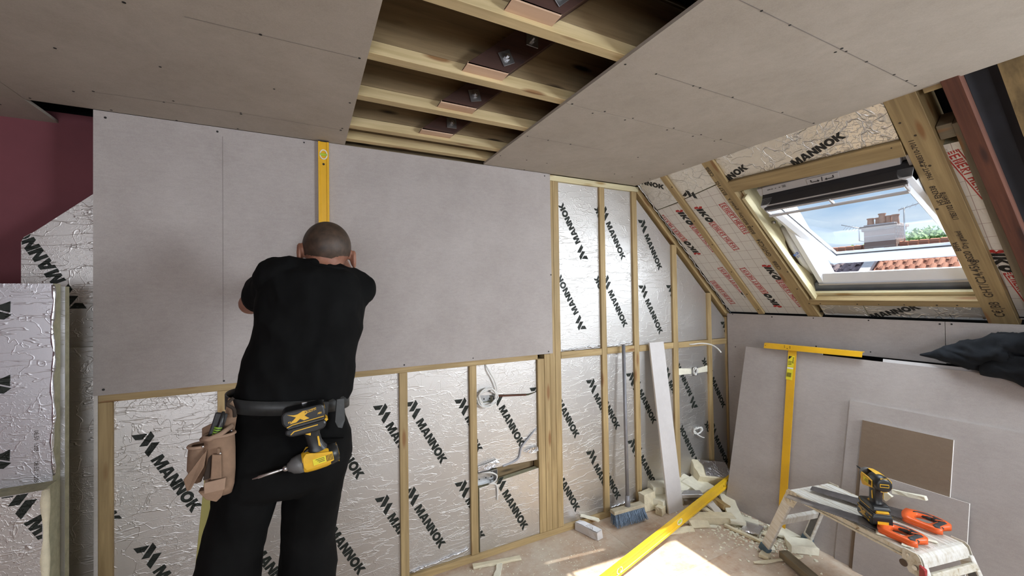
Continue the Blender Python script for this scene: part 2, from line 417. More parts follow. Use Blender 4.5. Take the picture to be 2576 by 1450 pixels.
def print_shapes(name, shapes, org, ux, uy, s, off, mat, parent, clips=()):
    """flat print: shapes in print units, laid out from org along ux/uy, clipped by (point, outward normal) planes"""
    bm = bmesh.new(); org = V(org); ux = V(ux).normalized(); uy = V(uy).normalized(); off = V(off)
    for sh in shapes:
        tri = tessellate_polygon([[V((x, y, 0)) for x, y in lp] for lp in sh]); flat = [p for lp in sh for p in lp]
        vs = [bm.verts.new(org + ux * (x * s) + uy * (y * s) + off) for x, y in flat]
        for t in tri:
            try: bm.faces.new([vs[i] for i in t])
            except Exception: pass
    for co, no in clips:
        bmesh.ops.bisect_plane(bm, geom=bm.verts[:] + bm.edges[:] + bm.faces[:], plane_co=V(co), plane_no=V(no), clear_outer=True)
    if not bm.faces: bm.free(); return None
    me = bpy.data.meshes.new(name); bm.to_mesh(me); bm.free(); me.materials.append(MATS[mat])
    o = bpy.data.objects.new(name, me); COL.objects.link(o); o.parent = parent; return o
def text_obj(name, s, size, mat, parent, mtx, ext=.0003, bold=0, shear=0, space=1.0, sx=1.0):
    c = bpy.data.curves.new(name, 'FONT'); c.body = s; c.size = size; c.extrude = ext; c.offset = bold; c.shear = shear; c.space_character = space; c.resolution_u = 2
    o = bpy.data.objects.new(name, c); COL.objects.link(o)
    dg = bpy.context.evaluated_depsgraph_get(); me = bpy.data.meshes.new_from_object(o.evaluated_get(dg)); bpy.data.objects.remove(o); bpy.data.curves.remove(c)
    me.name = name; me.materials.clear(); me.materials.append(MATS[mat])
    if sx != 1.0:
        for v in me.vertices: v.co.x *= sx
    o = bpy.data.objects.new(name, me); COL.objects.link(o); o.parent = parent; o.matrix_basis = mtx; return o
def discs(name, pts, nrm, r, mat, parent, h=.0008):
    """screw heads: small discs lying on a face, joined (far too small to pick apart)"""
    bm = bmesh.new(); nrm = V(nrm).normalized(); a = nrm.orthogonal().normalized(); b = nrm.cross(a)
    for p in pts:
        p = V(p); rr = r * random.uniform(.8, 1.15)
        vs = [bm.verts.new(p + nrm * h + (a * math.cos(k * PI / 4) + b * math.sin(k * PI / 4)) * rr) for k in range(8)]
        us = [bm.verts.new(p - nrm * .001 + (a * math.cos(k * PI / 4) + b * math.sin(k * PI / 4)) * rr) for k in range(8)]
        bm.faces.new(vs)
        for k in range(8): bm.faces.new((us[k], us[(k + 1) % 8], vs[(k + 1) % 8], vs[k]))
    o = link_bm(name, bm, mat, parent); o['kind'] = 'stuff'; return o

# ------------------------------------------------------------------ room shell
H = 2.4032; XC = 2.2219; XK = 3.2491; ZK = 1.4194
DV = V((XK - XC, 0, ZK - H)).normalized()          # down the slope
RL = V((XK - XC, 0, ZK - H)).length
YB = -4.7; XL = -2.6
def plate(name, x0, x1, y0, y1, z0, z1, mat, parent): 
    return box(name, ((x0 + x1) / 2, (y0 + y1) / 2, (z0 + z1) / 2), (abs(x1 - x0), abs(y1 - y0), abs(z1 - z0)), mat, parent, bev=0)
fl = tag(empty('floor'), 'bare dusty board floor strewn with foam crumbs', 'floor', kind='structure')
for i in range(3):
    for j, (ya, yb) in enumerate(((.6, -.64), (-.641, -1.88), (-1.881, -3.12), (-3.121, YB))):
        x0 = XL + i * 2.2; x1 = min(XL + (i + 1) * 2.2 - .001, XK + .25)
        plate('floor_panel', x0, x1, ya, yb, -.022, 0, 'floor_board', fl)

# ceiling: boards with a strip left open, showing joists, the old bolted rafters and the dark void
ce = tag(empty('ceiling'), 'grey plasterboard ceiling with one strip still open to the joists', 'ceiling', kind='structure')
cb = [(-.985, .192, 0, -1.19), (-.985, .192, -1.193, -2.39), (-2.6, -.988, .25, -1.19), (-2.6, -.988, -1.193, -2.39), (-2.6, -.2, -2.393, YB),
      (.984, 2.222, 0, -.884), (.984, 2.222, -.887, -2.08), (.984, 2.222, -2.083, -3.28), (.984, 2.222, -3.283, YB), (-.197, .981, -2.5, YB)]
for a in cb: plate('plasterboard', a[0], a[1], a[2], a[3], H, H + .0125, 'ceiling_board', ce)
SCL = [(-0.702,-0.509),(-0.440,-0.516),(-0.116,-0.865),(-0.101,-0.508),(0.170,-0.510),(0.168,-0.863),(-0.786,-0.165),(-0.719,-0.197),(-0.963,-0.022),(-0.724,-0.019),(-0.507,-0.200),(-0.470,-0.228),(-0.509,-0.006),(-0.244,-0.201),(-0.243,-0.215),(-0.279,-0.012),(0.163,-0.221),(0.158,-0.193),(-0.430,-0.865),(-.7,-.865),(-.1,-1.24),(.15,-1.22),(-1.1,-.2),(-1.1,.1)]
SCR = [(1.171,-1.600),(1.312,-1.599),(1.602,-1.585),(1.597,-1.605),(1.630,-1.603),(1.770,-1.602),(1.973,-1.604),(2.075,-1.605),(2.160,-1.602),(1.008,-1.221),(1.155,-1.222),(1.354,-1.221),(1.391,-1.222),(1.583,-1.227),(1.924,-1.231),(2.187,-1.226),(1.013,-0.895),(1.148,-0.860),(1.186,-0.897),(1.330,-0.867),(1.350,-0.897),(1.602,-0.867),(1.614,-0.897),(1.790,-0.864),(1.811,-0.897),(1.953,-0.867),(1.964,-0.897),(1.013,-0.506),(1.137,-0.504),(1.277,-0.506),(1.012,-0.186),(1.188,-0.181),(1.331,-0.180),(1.267,-0.006),(1.869,-0.176),(2.027,-0.174),(1.768,-0.498),(2.180,-0.189),(2.124,-0.521),(1.3,-1.95),(1.7,-1.95),(2.1,-1.95)]
discs('screws', [(x, y, H) for x, y in SCL + SCR], (0, 0, -1), .0046, 'screw_dark', ce)
bm = bmesh.new()
for (x0, y0, x1, y1) in ((-.715, -.192, -.25, -.215), (-.25, -.215, .16, -.2), (1.163, -1.223, 2.2, -1.223), (1.05, -1.6, 2.16, -1.602), (-.3, -.865, .16, -.862), (1.0, -.506, 1.5, -.507)):
    d = V((x1 - x0, y1 - y0, 0)); n = V((-d.y, d.x, 0)).normalized() * .0011
    a = V((x0, y0, H - .0004)); b = V((x1, y1, H - .0004)); bm.faces.new([bm.verts.new(p) for p in (a - n, b - n, b + n, a + n)])
link_bm('pencil_line', bm, 'pencil', ce)
JY = [-.045, -.225, -.548, -.868, -1.225, -1.60, -1.96, -2.32]
for y in JY:
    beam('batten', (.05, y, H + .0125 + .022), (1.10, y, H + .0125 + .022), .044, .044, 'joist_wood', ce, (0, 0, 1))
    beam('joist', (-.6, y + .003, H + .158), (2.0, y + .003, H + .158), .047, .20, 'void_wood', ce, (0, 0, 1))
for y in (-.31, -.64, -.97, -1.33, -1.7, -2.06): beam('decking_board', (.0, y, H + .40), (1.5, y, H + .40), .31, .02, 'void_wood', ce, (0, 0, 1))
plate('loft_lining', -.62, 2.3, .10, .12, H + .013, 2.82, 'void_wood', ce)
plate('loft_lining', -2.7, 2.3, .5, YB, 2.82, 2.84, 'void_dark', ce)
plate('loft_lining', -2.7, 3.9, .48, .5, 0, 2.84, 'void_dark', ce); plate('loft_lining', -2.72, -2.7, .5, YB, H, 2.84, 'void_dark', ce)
for y in JY[1:6]:
    yc = y - .0215 - .026
    a = V((.605, yc, H + .030)); u = V((.757, 0, .653)); w = .054
    n = V((-.653, 0, .757))
    pts = [a - V((.083, 0, 0)), a + V((.083, 0, 0)), a + V((.083, 0, 0)) + u * .50, a - V((.083, 0, 0)) + u * .50]
    prism('old_rafter', pts, (0, .052, 0), 'dark_red_wood', ce, bev=.001).location.y = -.026
    pts = [a + V((-.082, -.026, -.004)), a + V((.082, -.026, -.004)), a + V((.086, -.026, .004)), a + V((-.078, -.026, .006))]
    prism('sawn_end', pts, (0, .052, 0), 'end_grain', ce)
    for q, (s, rz) in enumerate(((.085, .12), (.235, .65))):
        c = a + u * s + V((.01, -.030, .0)); mm = Matrix.Translation(c) @ Matrix.Rotation(rz + y * .7, 4, 'Y')
        wa = box('washer_plate', (0, 0, 0), (.052, .004, .052), 'washer_steel', ce, mm, bev=.0008)
        bm = bmesh.new(); add_tube(bm, [(0, -.002, 0), (0, -.012, 0)], .013, 6); add_tube(bm, [(0, -.012, 0), (0, -.022, 0)], .006, 8)
        link_bm('bolt', bm, 'steel', wa)

# back wall: old pink wall, timber studwork, insulation and the big boards being fixed
wb = tag(empty('wall_back'), 'timber stud wall filled with foil insulation, half covered in plasterboard', 'wall', kind='structure')
plate('old_wall', -2.6, 3.4, .25, .35, 0, H + .05, 'pink_paint', wb)
plate('plasterboard', -.787, 1.466, 0, .0125, 1.2035, H - .002, 'plasterboard', wb)
discs('screws', [(x, 0, z) for x, z in [(-0.749,2.374),(-0.755,1.227),(-0.339,1.218),(0.489,1.216),(0.899,1.219),(1.433,1.218),(1.424,2.384),(1.461,1.726),(-.36,2.38),(.0,2.385)]], (0, -1, 0), .0045, 'screw_dark', wb)
bm = bmesh.new(); bm.faces.new([bm.verts.new(p) for p in ((-.3422, -.0004, 1.22), (-.3400, -.0004, 1.22), (-.3390, -.0004, 2.36), (-.3412, -.0004, 2.36))]); link_bm('pencil_line', bm, 'pencil', wb)
YS = .0125; SD = .07
def stud(name, x, z0, z1, w=.045, mat='stud_wood', y=YS, par=None): return beam(name, (x, y + SD / 2, z0), (x, y + SD / 2, z1), w, SD, mat, par or wb, (0, 1, 0))
for x in (-.754, -.344, .07, .486, .902): stud('stud', x, .038, 1.170)
stud('stud', 1.380, .038, 1.172, .05); stud('stud', 1.429, .038, 1.20, .043); stud('stud', 1.472, .038, H - .04, .041); stud('stud', 1.5165, .038, H - .04, .045)
stud('stud', 1.914, .038, H - .04, .045); stud('stud', 2.222, .038, H - .04, .047)
def zslope(x): return H - (x - XC) * (H - ZK) / (XK - XC)
stud('stud', 2.636, .038, zslope(2.636) - .03, .052); stud('stud', 3.042, .038, zslope(3.042) - .03, .044); stud('stud', 3.277, .038, zslope(3.26) - .03, .042)
beam('top_rail', (-.776, YS + .035, 1.189), (1.357, YS + .035, 1.189), .037, .07, 'stud_wood', wb, (0, 1, 0))
beam('top_rail', (1.451, YS + .035, H - .02), (2.27, YS + .035, H - .02), .038, .07, 'pale_wood', wb, (0, 1, 0))
for a, b, z in ((1.541, 1.890, 1.182), (1.938, 2.197, 1.182), (2.247, 2.609, 1.176), (2.663, 3.019, 1.172), (3.065, 3.255, 1.170)):
    beam('noggin', (a, YS + .035, z), (b, YS + .035, z - .002), .045, .069, 'stud_wood', wb, (0, 1, 0))
beam('sole_plate', (-.776, YS + .033, .019), (3.29, YS + .033, .019), .038, .075, 'stud_wood', wb, (0, 1, 0))
a = V((2.265, YS + .035, H - .03)); b = V((3.285, YS + .035, H - .03 - 1.02 * (H - ZK) / (XK - XC)))
beam('sloping_rail', a, b, .040, .07, 'stud_wood', wb, (0, 1, 0))
plate('plasterboard_edge', -.789, -.7765, YS, YS + .12, .0, 1.202, 'plaster_core', wb)

TH = math.radians(-61.6); TX = V((math.cos(TH), 0, math.sin(TH))); TY = V((-TX.z, 0, TX.x))
YF = .030
bays = {'A': (-.732, -.366, .038, 1.17), 'B': (-.321, .0475, .038, 1.17), 'B2': (.0925, .4635, .038, 1.17), 'C': (.5085, .8795, .038, 1.17), 'D': (.9245, 1.354, .038, 1.17),
        'E': (1.539, 1.8915, .038, 1.159), 'F': (1.9365, 2.1985, .038, 1.159), 'G': (2.2455, 2.610, .038, 1.153), 'H': (2.662, 3.020, .038, 1.149), 'I': (3.064, 3.256, .038, 1.147),
        'EU': (1.539, 1.8915, 1.205, H - .04), 'FU': (1.9365, 2.1985, 1.205, H - .04), 'GU': (2.2455, 2.610, 1.199, 2.35), 'HU': (2.662, 3.020, 1.195, 1.99), 'IU': (3.064, 3.256, 1.193, 1.6)}
PR = [
    ('A',0,[('S',-0.591,0.905),('S',-0.585,0.417),('E',-0.727,0.656)]),
    ('B',0,[('S',-0.217,0.396),('E',-0.288,0.772),('S',-.215,.886)]),
    ('B2',0,[('E',0.258,0.636),('E',0.260,0.130),('S',0.408,0.894),('S',0.413,0.393)]),
    ('C',0,[('S',0.576,0.890),('S',0.561,0.404),('S',0.871,0.867),('S',0.867,0.375)]),
    ('D',0,[('S',1.097,0.895),('S',1.106,0.367),('E',0.946,0.644),('E',0.949,0.119),('L',1.325,0.989)]),
    ('E',0,[('E',1.673,0.610),('E',1.666,0.108),('S',1.840,0.878),('S',1.829,0.380)]),
    ('F',0,[('E',2.038,0.608),('E',2.033,0.100),('S',2.208,0.888),('S',2.208,0.389)]),
    ('G',0,[('E',2.402,0.593),('E',2.403,0.094),('S',2.576,0.891)]),
    ('H',1,[('S',2.811,0.751),('S',2.831,0.251),('E',2.971,1.036),('E',2.988,0.502)]),
    ('I',0,[('E',3.223,0.600),('S',3.108,0.365)]),
    ('EU',1,[('S',1.711,1.950),('S',1.685,1.456),('E',1.874,2.220),('E',1.862,1.715)]),
    ('FU',0,[('S',1.978,2.118),('S',1.986,1.616)]),
    ('GU',0,[('S',2.355,2.047),('S',2.348,1.544),('L',2.580,1.657)]),
    ('HU',0,[]),
    ('IU',0,[('L',3.225,1.337)]),
]
def foil_block(name, loops, y, thick, mat, parent, frontmat=None, seed=0, grid=.05):
    """insulation board: foil face (slightly uneven) in front of a foam body"""
    bm = bmesh.new(); add_poly(bm, [V((x, y, z)) for x, z in loops], (0, thick, 0)); o = link_bm(name, bm, mat, parent)
    o.data.materials.append(MATS['foam_edge'])
    for p in o.data.polygons:
        if abs(p.normal.y) < .9: p.material_index = 1
    return o
def clipbox(x0, x1, z0, z1, y): return [((x0, y, 0), (-1, 0, 0)), ((x1, y, 0), (1, 0, 0)), ((0, y, z0), (0, 0, -1)), ((0, y, z1), (0, 0, 1))]
def under(x0, x1, z0, z1):
    """bay outline, cut along the sloping rail on the right"""
    p = [(x0, z0), (x1, z0)]
    p += [(x1, min(z1, zslope(x1) - .055)), (x0, min(z1, zslope(x0) - .055))]
    if zslope(x0) - .055 > z1 > zslope(x1) - .055: p.insert(3, (XC + (H - .055 - z1) * (XK - XC) / (H - ZK), z1))
    return p
for key, rev, items in PR:
    x0, x1, z0, z1 = bays[key]
    if key == 'D': continue
    pn = foil_block('insulation_panel', under(x0 + .001, x1 - .001, z0 + .001, z1 - .001), YF, .045, 'foil', wb)
    for k, x, z in items:
        ux, uy = (-TX, -TY) if rev else (TX, TY); s = .0468
        c = V((x, YF - .0006, z))
        if k == 'S': og = c - uy * .5 * s
        elif k == 'E': og = c - ux * (WORDW * s) - uy * .5 * s
        else: og = c + ux * (2.7 * s) - uy * .5 * s
        print_shapes('print', _WORD, og, ux, uy, s, (0, 0, 0), 'ink', pn, clipbox(x0 + .002, x1 - .002, z0 + .002, z1 - .002, YF))
# the bay with the cable chases is made of separate cut pieces with slots between them
def dpiece(loops, y, items, clips=()):
    pn = foil_block('insulation_panel', loops, y, .04, 'foil', wb)
    for k, x, z in items:
        s = .0468; c = V((x, y - .0006, z)); og = c - TY * .5 * s if k == 'S' else (c - TX * (WORDW * s) - TY * .5 * s if k == 'E' else c + TX * (2.7 * s) - TY * .5 * s)
        zs = [p[1] for p in loops]; xs = [p[0] for p in loops]
        print_shapes('print', _WORD, og, TX, TY, s, (0, 0, 0), 'ink', pn, clipbox(min(xs) + .002, max(xs) - .002, min(zs) + .002, max(zs) - .002, y) + list(clips))
dpiece([(.9255, .985), (1.29, .952), (1.353, .958), (1.353, 1.169), (.9255, 1.169)], YF, [('L', 1.325, .989)])
dpiece([(.9255, .527), (1.353, .512), (1.353, .954), (1.29, .940), (1.035, .962), (1.035, .932), (.9255, .935)], YF, [('S', 1.097, .895), ('E', .946, .644)])
dpiece([(.935, .039), (1.353, .039), (1.353, .462), (1.07, .44), (.935, .425)], YF - .012, [('S', 1.106, .367), ('E', .949, .119)])
plate('backing_board', .925, 1.353, .088, .092, .3, 1.1, 'void_wood', wb)
plate('backing_board', 1.54, 3.3, .088, .092, .04, 2.36, 'void_wood', wb)
# tongue of shiny foil tape and sealant along the panel edges
bm = bmesh.new()
for (x0, z0, x1, z1) in ((1.56, 1.212, 1.88, 1.222), (1.95, 1.214, 2.19, 1.226), (.52, .045, .86, .075), (1.95, .05, 2.19, .056)):
    pts = []; n = 14
    for i in range(n + 1):
        t = i / n; pts.append((x0 + (x1 - x0) * t, YF - .002 - random.random() * .004, z0 + (z1 - z0) * t + random.uniform(-.004, .005)))
    add_tube(bm, pts, [random.uniform(.003, .008) for _ in pts], 5)
link_bm('foil_tape', bm, 'foil_scrap', wb, smooth=True)['kind'] = 'stuff'

# knee wall on the right
wr = tag(empty('wall_right'), 'low plasterboard knee wall under the sloping roof', 'wall', kind='structure')
prism('plasterboard', [(XK, .0, 0), (XK, .0, ZK - .012), (XK, -1.3425, ZK - .012), (XK, -1.3425, 1.168), (XK, -.72, 1.165), (XK, -.70, 0)], (.0125, 0, 0), 'plasterboard', wr)
prism('plasterboard', [(XK, -1.3455, 1.172), (XK, -1.3455, ZK - .012), (XK, -2.6, ZK - .012), (XK, -2.6, 1.172)], (.0125, 0, 0), 'plasterboard', wr)
plate('plasterboard', XK, XK + .0125, -2.603, YB, 0, ZK - .012, 'plasterboard', wr)
plate('eaves_lining', XK + .35, XK + .36, .1, -3.0, -.02, 1.6, 'void_dark', wr)  # near-black sheet stands for the shade in the open eaves
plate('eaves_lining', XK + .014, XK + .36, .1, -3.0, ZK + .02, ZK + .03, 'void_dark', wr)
discs('screws', [(XK, y, z) for y, z in [(-0.051,1.402),(-0.379,1.393),(-0.670,1.397),(-0.991,1.397),(-1.323,1.393),(-1.371,1.395),(-0.070,1.126),(-0.056,0.872),(-0.074,0.560),(-0.683,1.196),(-0.997,1.194),(-1.9,1.39)]], (-1, 0, 0), .0048, 'screw_dark', wr)

# other walls, out of view
wl_ = tag(empty('wall_left'), 'old pink painted wall of the room', 'wall', kind='structure')
plate('wall_face', XL - .1, XL, .35, YB, 0, H + .05, 'pink_paint', wl_)
wf = tag(empty('wall_front'), 'board wall behind the camera with a window opening', 'wall', kind='structure')
for a in ((XL, -1.4, 0, H), (.2, 3.4, 0, H), (-1.4, .2, 0, .9), (-1.4, .2, 2.05, H)): plate('wall_face', a[0], a[1], YB - .1, YB, a[2], a[3], 'plasterboard', wf)

# ------------------------------------------------------------------ sloping roof side
# local frame: x runs down the slope, y along the eaves, z out of the roof
SM = Matrix((DV, V((0, 1, 0)), DV.cross(V((0, 1, 0))))).transposed().to_4x4(); SM.translation = V((XC, 0, H))
ws = tag(empty('wall_right_slope', SM), 'sloping roof side with rafters and foil insulation round the roof window', 'wall', kind='structure')
V0_, V1_ = .33, 1.195
def sbeam(name, v0, y0, v1, y1, w, d, mat, o0=0):
    return beam(name, (v0, y0, o0 + d / 2), (v1, y1, o0 + d / 2), w, d, mat, ws, (0, 0, 1))
LN = RL + .012
sbeam('batten', -.02, -.262, LN, -.292, .048, .045, 'stud_wood')
r2 = sbeam('rafter', -.04, -.612, LN + .03, -.668, .078, .15, 'rafter_wood')
bmg = sbeam('trim_batten', .33, -.680, 1.285, -.730, .022, .045, 'pale_wood', .012)
r3 = sbeam('rafter', -.04, -1.528, LN + .03, -1.560, .105, .15, 'rafter_wood')
sbeam('rafter', -.04, -1.672, .21, -1.680, .04, .10, 'grey_wood', .02) 
sbeam('batten', .2, -1.656, LN, -1.672, .036, .09, 'grey_wood', .015)
sbeam('old_rafter', -.04, -1.683, LN + .03, -1.722, .052, .06, 'red_wood', -.012)
sbeam('cross_block', .232, -1.59, .232, -1.64, .07, .09, 'grey_wood', .02)
sbeam('cross_block', -.02, -1.60, -.02, -1.69, .09, .09, 'rafter_wood', .005)
sbeam('rafter', -.04, -2.35, LN, -2.40, .05, .15, 'rafter_wood'); sbeam('rafter', -.04, -3.0, LN, -3.0, .05, .15, 'rafter_wood')
prism('felt', [(-.1, -1.75, .06), (LN + .1, -1.78, .06), (LN + .1, -2.33, .06), (-.1, -2.3, .06)], (0, 0, .02), 'felt', ws)
prism('stained_board', [(-.06, -1.795, .02), (.33, -1.803, .02), (.75, -1.83, .02), (LN, -1.93, .02), (LN, -2.3, .02), (-.06, -2.3, .02)], (0, 0, .018), 'stained_board', ws)
beam('felt_fold', (-.05, -1.745, .05), (LN, -1.772, .055), .085, .012, 'felt', ws, (0, .5, 1)); beam('felt_fold', (-.05, -1.785, .045), (LN, -1.815, .05), .07, .012, 'felt', ws, (0, -.7, 1))
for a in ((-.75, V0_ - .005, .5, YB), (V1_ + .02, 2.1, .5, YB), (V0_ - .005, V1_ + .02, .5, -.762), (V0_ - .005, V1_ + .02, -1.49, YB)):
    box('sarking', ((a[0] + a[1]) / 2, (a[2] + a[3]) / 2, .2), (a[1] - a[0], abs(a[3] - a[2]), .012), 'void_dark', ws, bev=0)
sbeam('header', .222, -.651, .252, -1.476, .083, .15, 'rafter_wood', .0)
sl = sbeam('sill_beam', 1.290, -.700, 1.290, -1.508, .050, .045, 'rafter_wood', .0)
sbeam('sill_batten', 1.262, -.705, 1.262, -1.507, .044, .02, 'pale_wood', .046)
prism('sill_board', [(1.262, -.70, .064), (1.262, -1.507, .064), (1.305, -1.505, .110), (1.305, -.70, .110)], (.02, 0, .0), 'pale_wood', ws)
# lining board on the rafter beside the window, with its cut-out for the pipe
bm = bmesh.new(); yl = -.704
add_poly(bm, [(.30, yl + .022, .05), (.97, yl - .004, .05), (1.25, yl - .018, .05), (1.25, yl - .018, .17), (1.10, yl - .011, .17), (1.06, yl - .008, .115), (.97, yl - .003, .080), (.88, yl, .075), (.80, yl + .002, .10), (.76, yl + .003, .17), (.30, yl + .022, .17)], (0, .014, 0))
link_bm('lining_board', bm, 'pale_wood', ws)
for v, o in ((.62, .10), (1.14, .13)):
    tube('bolt', [(v, yl + .006, o), (v, yl - .012, o)], .010, 'steel', ws, 8)
sbeam('rafter', .26, -1.49, 1.26, -1.52, .02, .09, 'grey_wood', .06)
# knots/holes and lettering stamped on the rafters
dn = V((1, -.055, 0)).normalized()
def stamp(s, v, y, size, par=ws, ang=0, sx=1.0, o=-.0006, mat='ink_stamp'):
    # text read up the slope: its x axis runs up the slope, its up axis to +y (towards the back wall)
    ux = V((-1, .045, 0)).normalized(); uz = V((0, 0, -1)); uy = uz.cross(ux)
    mm = Matrix((ux, uy, uz)).transposed().to_4x4()
    mm = mm @ Matrix.Rotation(ang, 4, 'Z'); mm.translation = V((v, y, o))
    return text_obj('print', s, size, mat, par, mm, .0001, .0006, 0, 1.0, sx)
stamp('C€(BB', 1.385, -1.578, .052, sx=.8); stamp('GHT/C24,45kg', 1.235, -1.566, .046, sx=.95); stamp('BS20', .975, -1.552, .036); stamp('Dry graded', .885, -1.549, .028, sx=.9); stamp('BPFA', .90, -1.522, .028)
stamp('17851102 BS4978', .70, -1.556, .028, sx=.85); stamp('HS EN338', .60, -1.530, .028); stamp('196HT-I-708510-7011', .45, -1.53, .026)
stamp('CEBB', .955, -.652, .036); stamp('GHT/C24', .825, -.645, .044, sx=.9); stamp('B5BB', .615, -.632, .034); stamp('BS20 Dry', .53, -.626, .028); stamp('graded A', .40, -.62, .028); stamp('8537 HS', .27, -.613, .034); stamp('CEBB', .11, -.606, .032)
discs('knots', [(v, y, 0) for v, y in [(.12,-1.50),(.20,-1.53),(.34,-1.515),(.36,-1.51),(.37,-1.535),(.62,-1.50),(1.40,-1.50),(.55,-.64),(.98,-.68),(1.15,-.672),(1.3,-.69),(.1,-.28),(.42,-.27),(.66,-.283),(.95,-.285),(1.2,-.286),(1.38,-.292)]], (0, 0, -1), .0055, 'ink_stamp', ws)
discs('screws', [(1.30, y, 0) for y in (-.76, -.97, -1.08, -1.2, -1.34, -1.42)] + [(.232, -1.44, 0)], (0, 0, -1), .0042, 'ink_stamp', ws)

def spanel(pts, mat='foil_slope', o=.016, th=.05):
    bm = bmesh.new(); add_poly(bm, [(v, y, o) for v, y in pts], (0, 0, th)); ob = link_bm('insulation_panel', bm, mat, ws); ob.data.materials.append(MATS['foam_edge'])
    for p in ob.data.polygons:
        if abs(p.normal.z) < .9: p.material_index = 1
    return ob
def sprint(panel, shapes, v, y, ang, s, mat='ink_slope', o=.0156, clips=(), flip=1):
    """ang: direction of the text, 0 = down the slope, 90 = towards the camera (-y)"""
    a = math.radians(ang); ux = V((math.cos(a), -math.sin(a), 0)); uy = V((-math.sin(a), -math.cos(a), 0)) * flip
    return print_shapes('print', shapes, (v, y, o), ux, uy, s, (0, 0, 0), mat, panel, clips)
def vy(v, y0, k=-.04): return y0 + k * v
pA = spanel([(-.03, -.014), (.262, -.02), (.238, -.236), (-.03, -.236)]); pB = spanel([(.268, -.02), (LN, -.02), (LN, -.262), (.246, -.240)], 'foil_white')
pC = spanel([(-.03, -.288), (.226, -.292), (.18, -.572), (-.03, -.570)]); pD = spanel([(.232, -.296), (LN, -.318), (LN, -.625), (.186, -.580)], 'foil_white')
pE = spanel([(-.03, -.655), (.178, -.660), (.207, -1.470), (-.03, -1.470)])
pF = spanel([(1.318, -.735), (1.318, -.985), (LN, -.985), (LN, -.735)], 'foil_slope'); pG = spanel([(1.318, -.990), (1.318, -1.505), (LN, -1.508), (LN, -.990)], 'foil_slope')
pH = spanel([(.30, -1.585), (.30, -1.640), (LN, -1.66), (LN, -1.615)], 'foil_white', .03)
prism('insulation_panel', [(-.02, -2.42, .03), (LN, -2.42, .03), (LN, -4.6, .03), (-.02, -4.6, .03)], (0, 0, .05), 'foil_slope', ws)
WO = word_loops(False, True)
sw = .0425
sprint(pE, WO, .206, -1.036, 90 + 18, sw, clips=[((0, 0, 0), (-1, 0, 0)), ((.190, 0, 0), (1, .03, 0))])
sprint(pE, WO, .222, -.545, 90 + 18, sw, clips=[((0, -.658, 0), (0, 1, 0))])
sprint(pA, WO, -.045, .035, 56, sw, clips=[((0, -.016, 0), (0, 1, 0)), ((0, -.234, 0), (0, -1, 0)), ((-.02, 0, 0), (-1, 0, 0))])
sprint(pC, _LOGOONLY, .262, -.402, 60, sw, clips=[((0, -.292, 0), (0, 1, 0))])
sprint(pG, WO, 1.455, -1.005, 90 + 22, sw, clips=[((1.32, 0, 0), (-1, 0, 0)), ((LN, 0, 0), (1, 0, 0))])
# the second make of board: black slanted letters, red arrowheads and a red framed band
def S_(pts, sh=.30): return [(x + y * sh, y) for x, y in pts]
IKO = [[S_([(0, 0), (0, 1), (.42, 1), (.42, 0)])], [S_([(.52, 0), (.52, 1), (.90, 1), (.90, .62), (1.25, 1), (1.72, 1), (1.18, .5), (1.68, 0), (1.22, 0), (.90, .36), (.90, 0)])],
       [S_(arc(2.2, .5, .52, .54, 0, 345, 23)), S_(arc(2.2, .5, .15, .16, 0, 330, 11))]]
ARR = [[[(-.10, -.12), (-.42, .02), (-.38, .48), (-.12, .62), (.02, .36)]], [[(-.02, .30), (.18, .52), (.22, 1.0), (-.10, 1.2), (-.22, .82), (-.06, .66)]]]
def block_letters(x0, n, w):
    rnd = random.Random(5); out = []
    for i in range(n):
        x = x0 + i * w; t = .13
        out.append([[(x, .17), (x, .83), (x + t, .83), (x + t, .17)]])
        pat = 'ENERTHERM'[i % 9]
        if pat == 'E':
            for yy in (.17, .44, .71): out.append([[(x + t, yy), (x + t, yy + .12), (x + w * .72, yy + .12), (x + w * .72, yy)]])
        elif pat in 'NHM':
            out.append([[(x + w * .6, .17), (x + w * .6, .83), (x + w * .6 + t, .83), (x + w * .6 + t, .17)]])
            if pat == 'H': out.append([[(x + t, .44), (x + t, .56), (x + w * .6, .56), (x + w * .6, .44)]])
            else: out.append([[(x + t, .83), (x + t + .1, .83), (x + w * .6, .17 if pat == 'N' else .45), (x + w * .6 - .06, .17 if pat == 'N' else .45)]])
        elif pat == 'T': out.append([[(x - .12, .71), (x - .12, .83), (x + t + .16, .83), (x + t + .16, .71)]])
        else:
            out.append([[(x + t, .71), (x + t, .83), (x + w * .7, .75), (x + w * .7, .63)]]); out.append([[(x + t, .42), (x + t, .54), (x + w * .7, .68), (x + w * .7, .56)]]); out.append([[(x + t, .46), (x + w * .35, .46), (x + w * .75, .17), (x + w * .5, .17)]])
    return out
def bandshapes(x0, x1):
    f = .09; out = [[[(x0, 0), (x0, f), (x1, f), (x1, 0)]], [[(x0, 1 - f), (x0, 1), (x1, 1), (x1, 1 - f)]]]
    for xs in (x0, x1 - .28):
        for i in range(5): out.append([[(xs, .10 + i * .17), (xs, .20 + i * .17), (xs + .28, .20 + i * .17), (xs + .28, .10 + i * .17)]])
    return out + block_letters(x0 + .42, 9, (x1 - x0 - .85) / 9)
def iko(panel, v, y, ang, iko_on=True, band=True, clips=(), s=.049, o=.0156):
    if iko_on: sprint(panel, IKO, v, y, ang, s, 'ink_slope', o, clips); sprint(panel, ARR, v, y, ang, s, 'ink_red', o, clips)
    if band: sprint(panel, bandshapes(2.85 if iko_on else 0, 8.7 if iko_on else 5.85), v, y, ang, s, 'ink_red', o, clips)
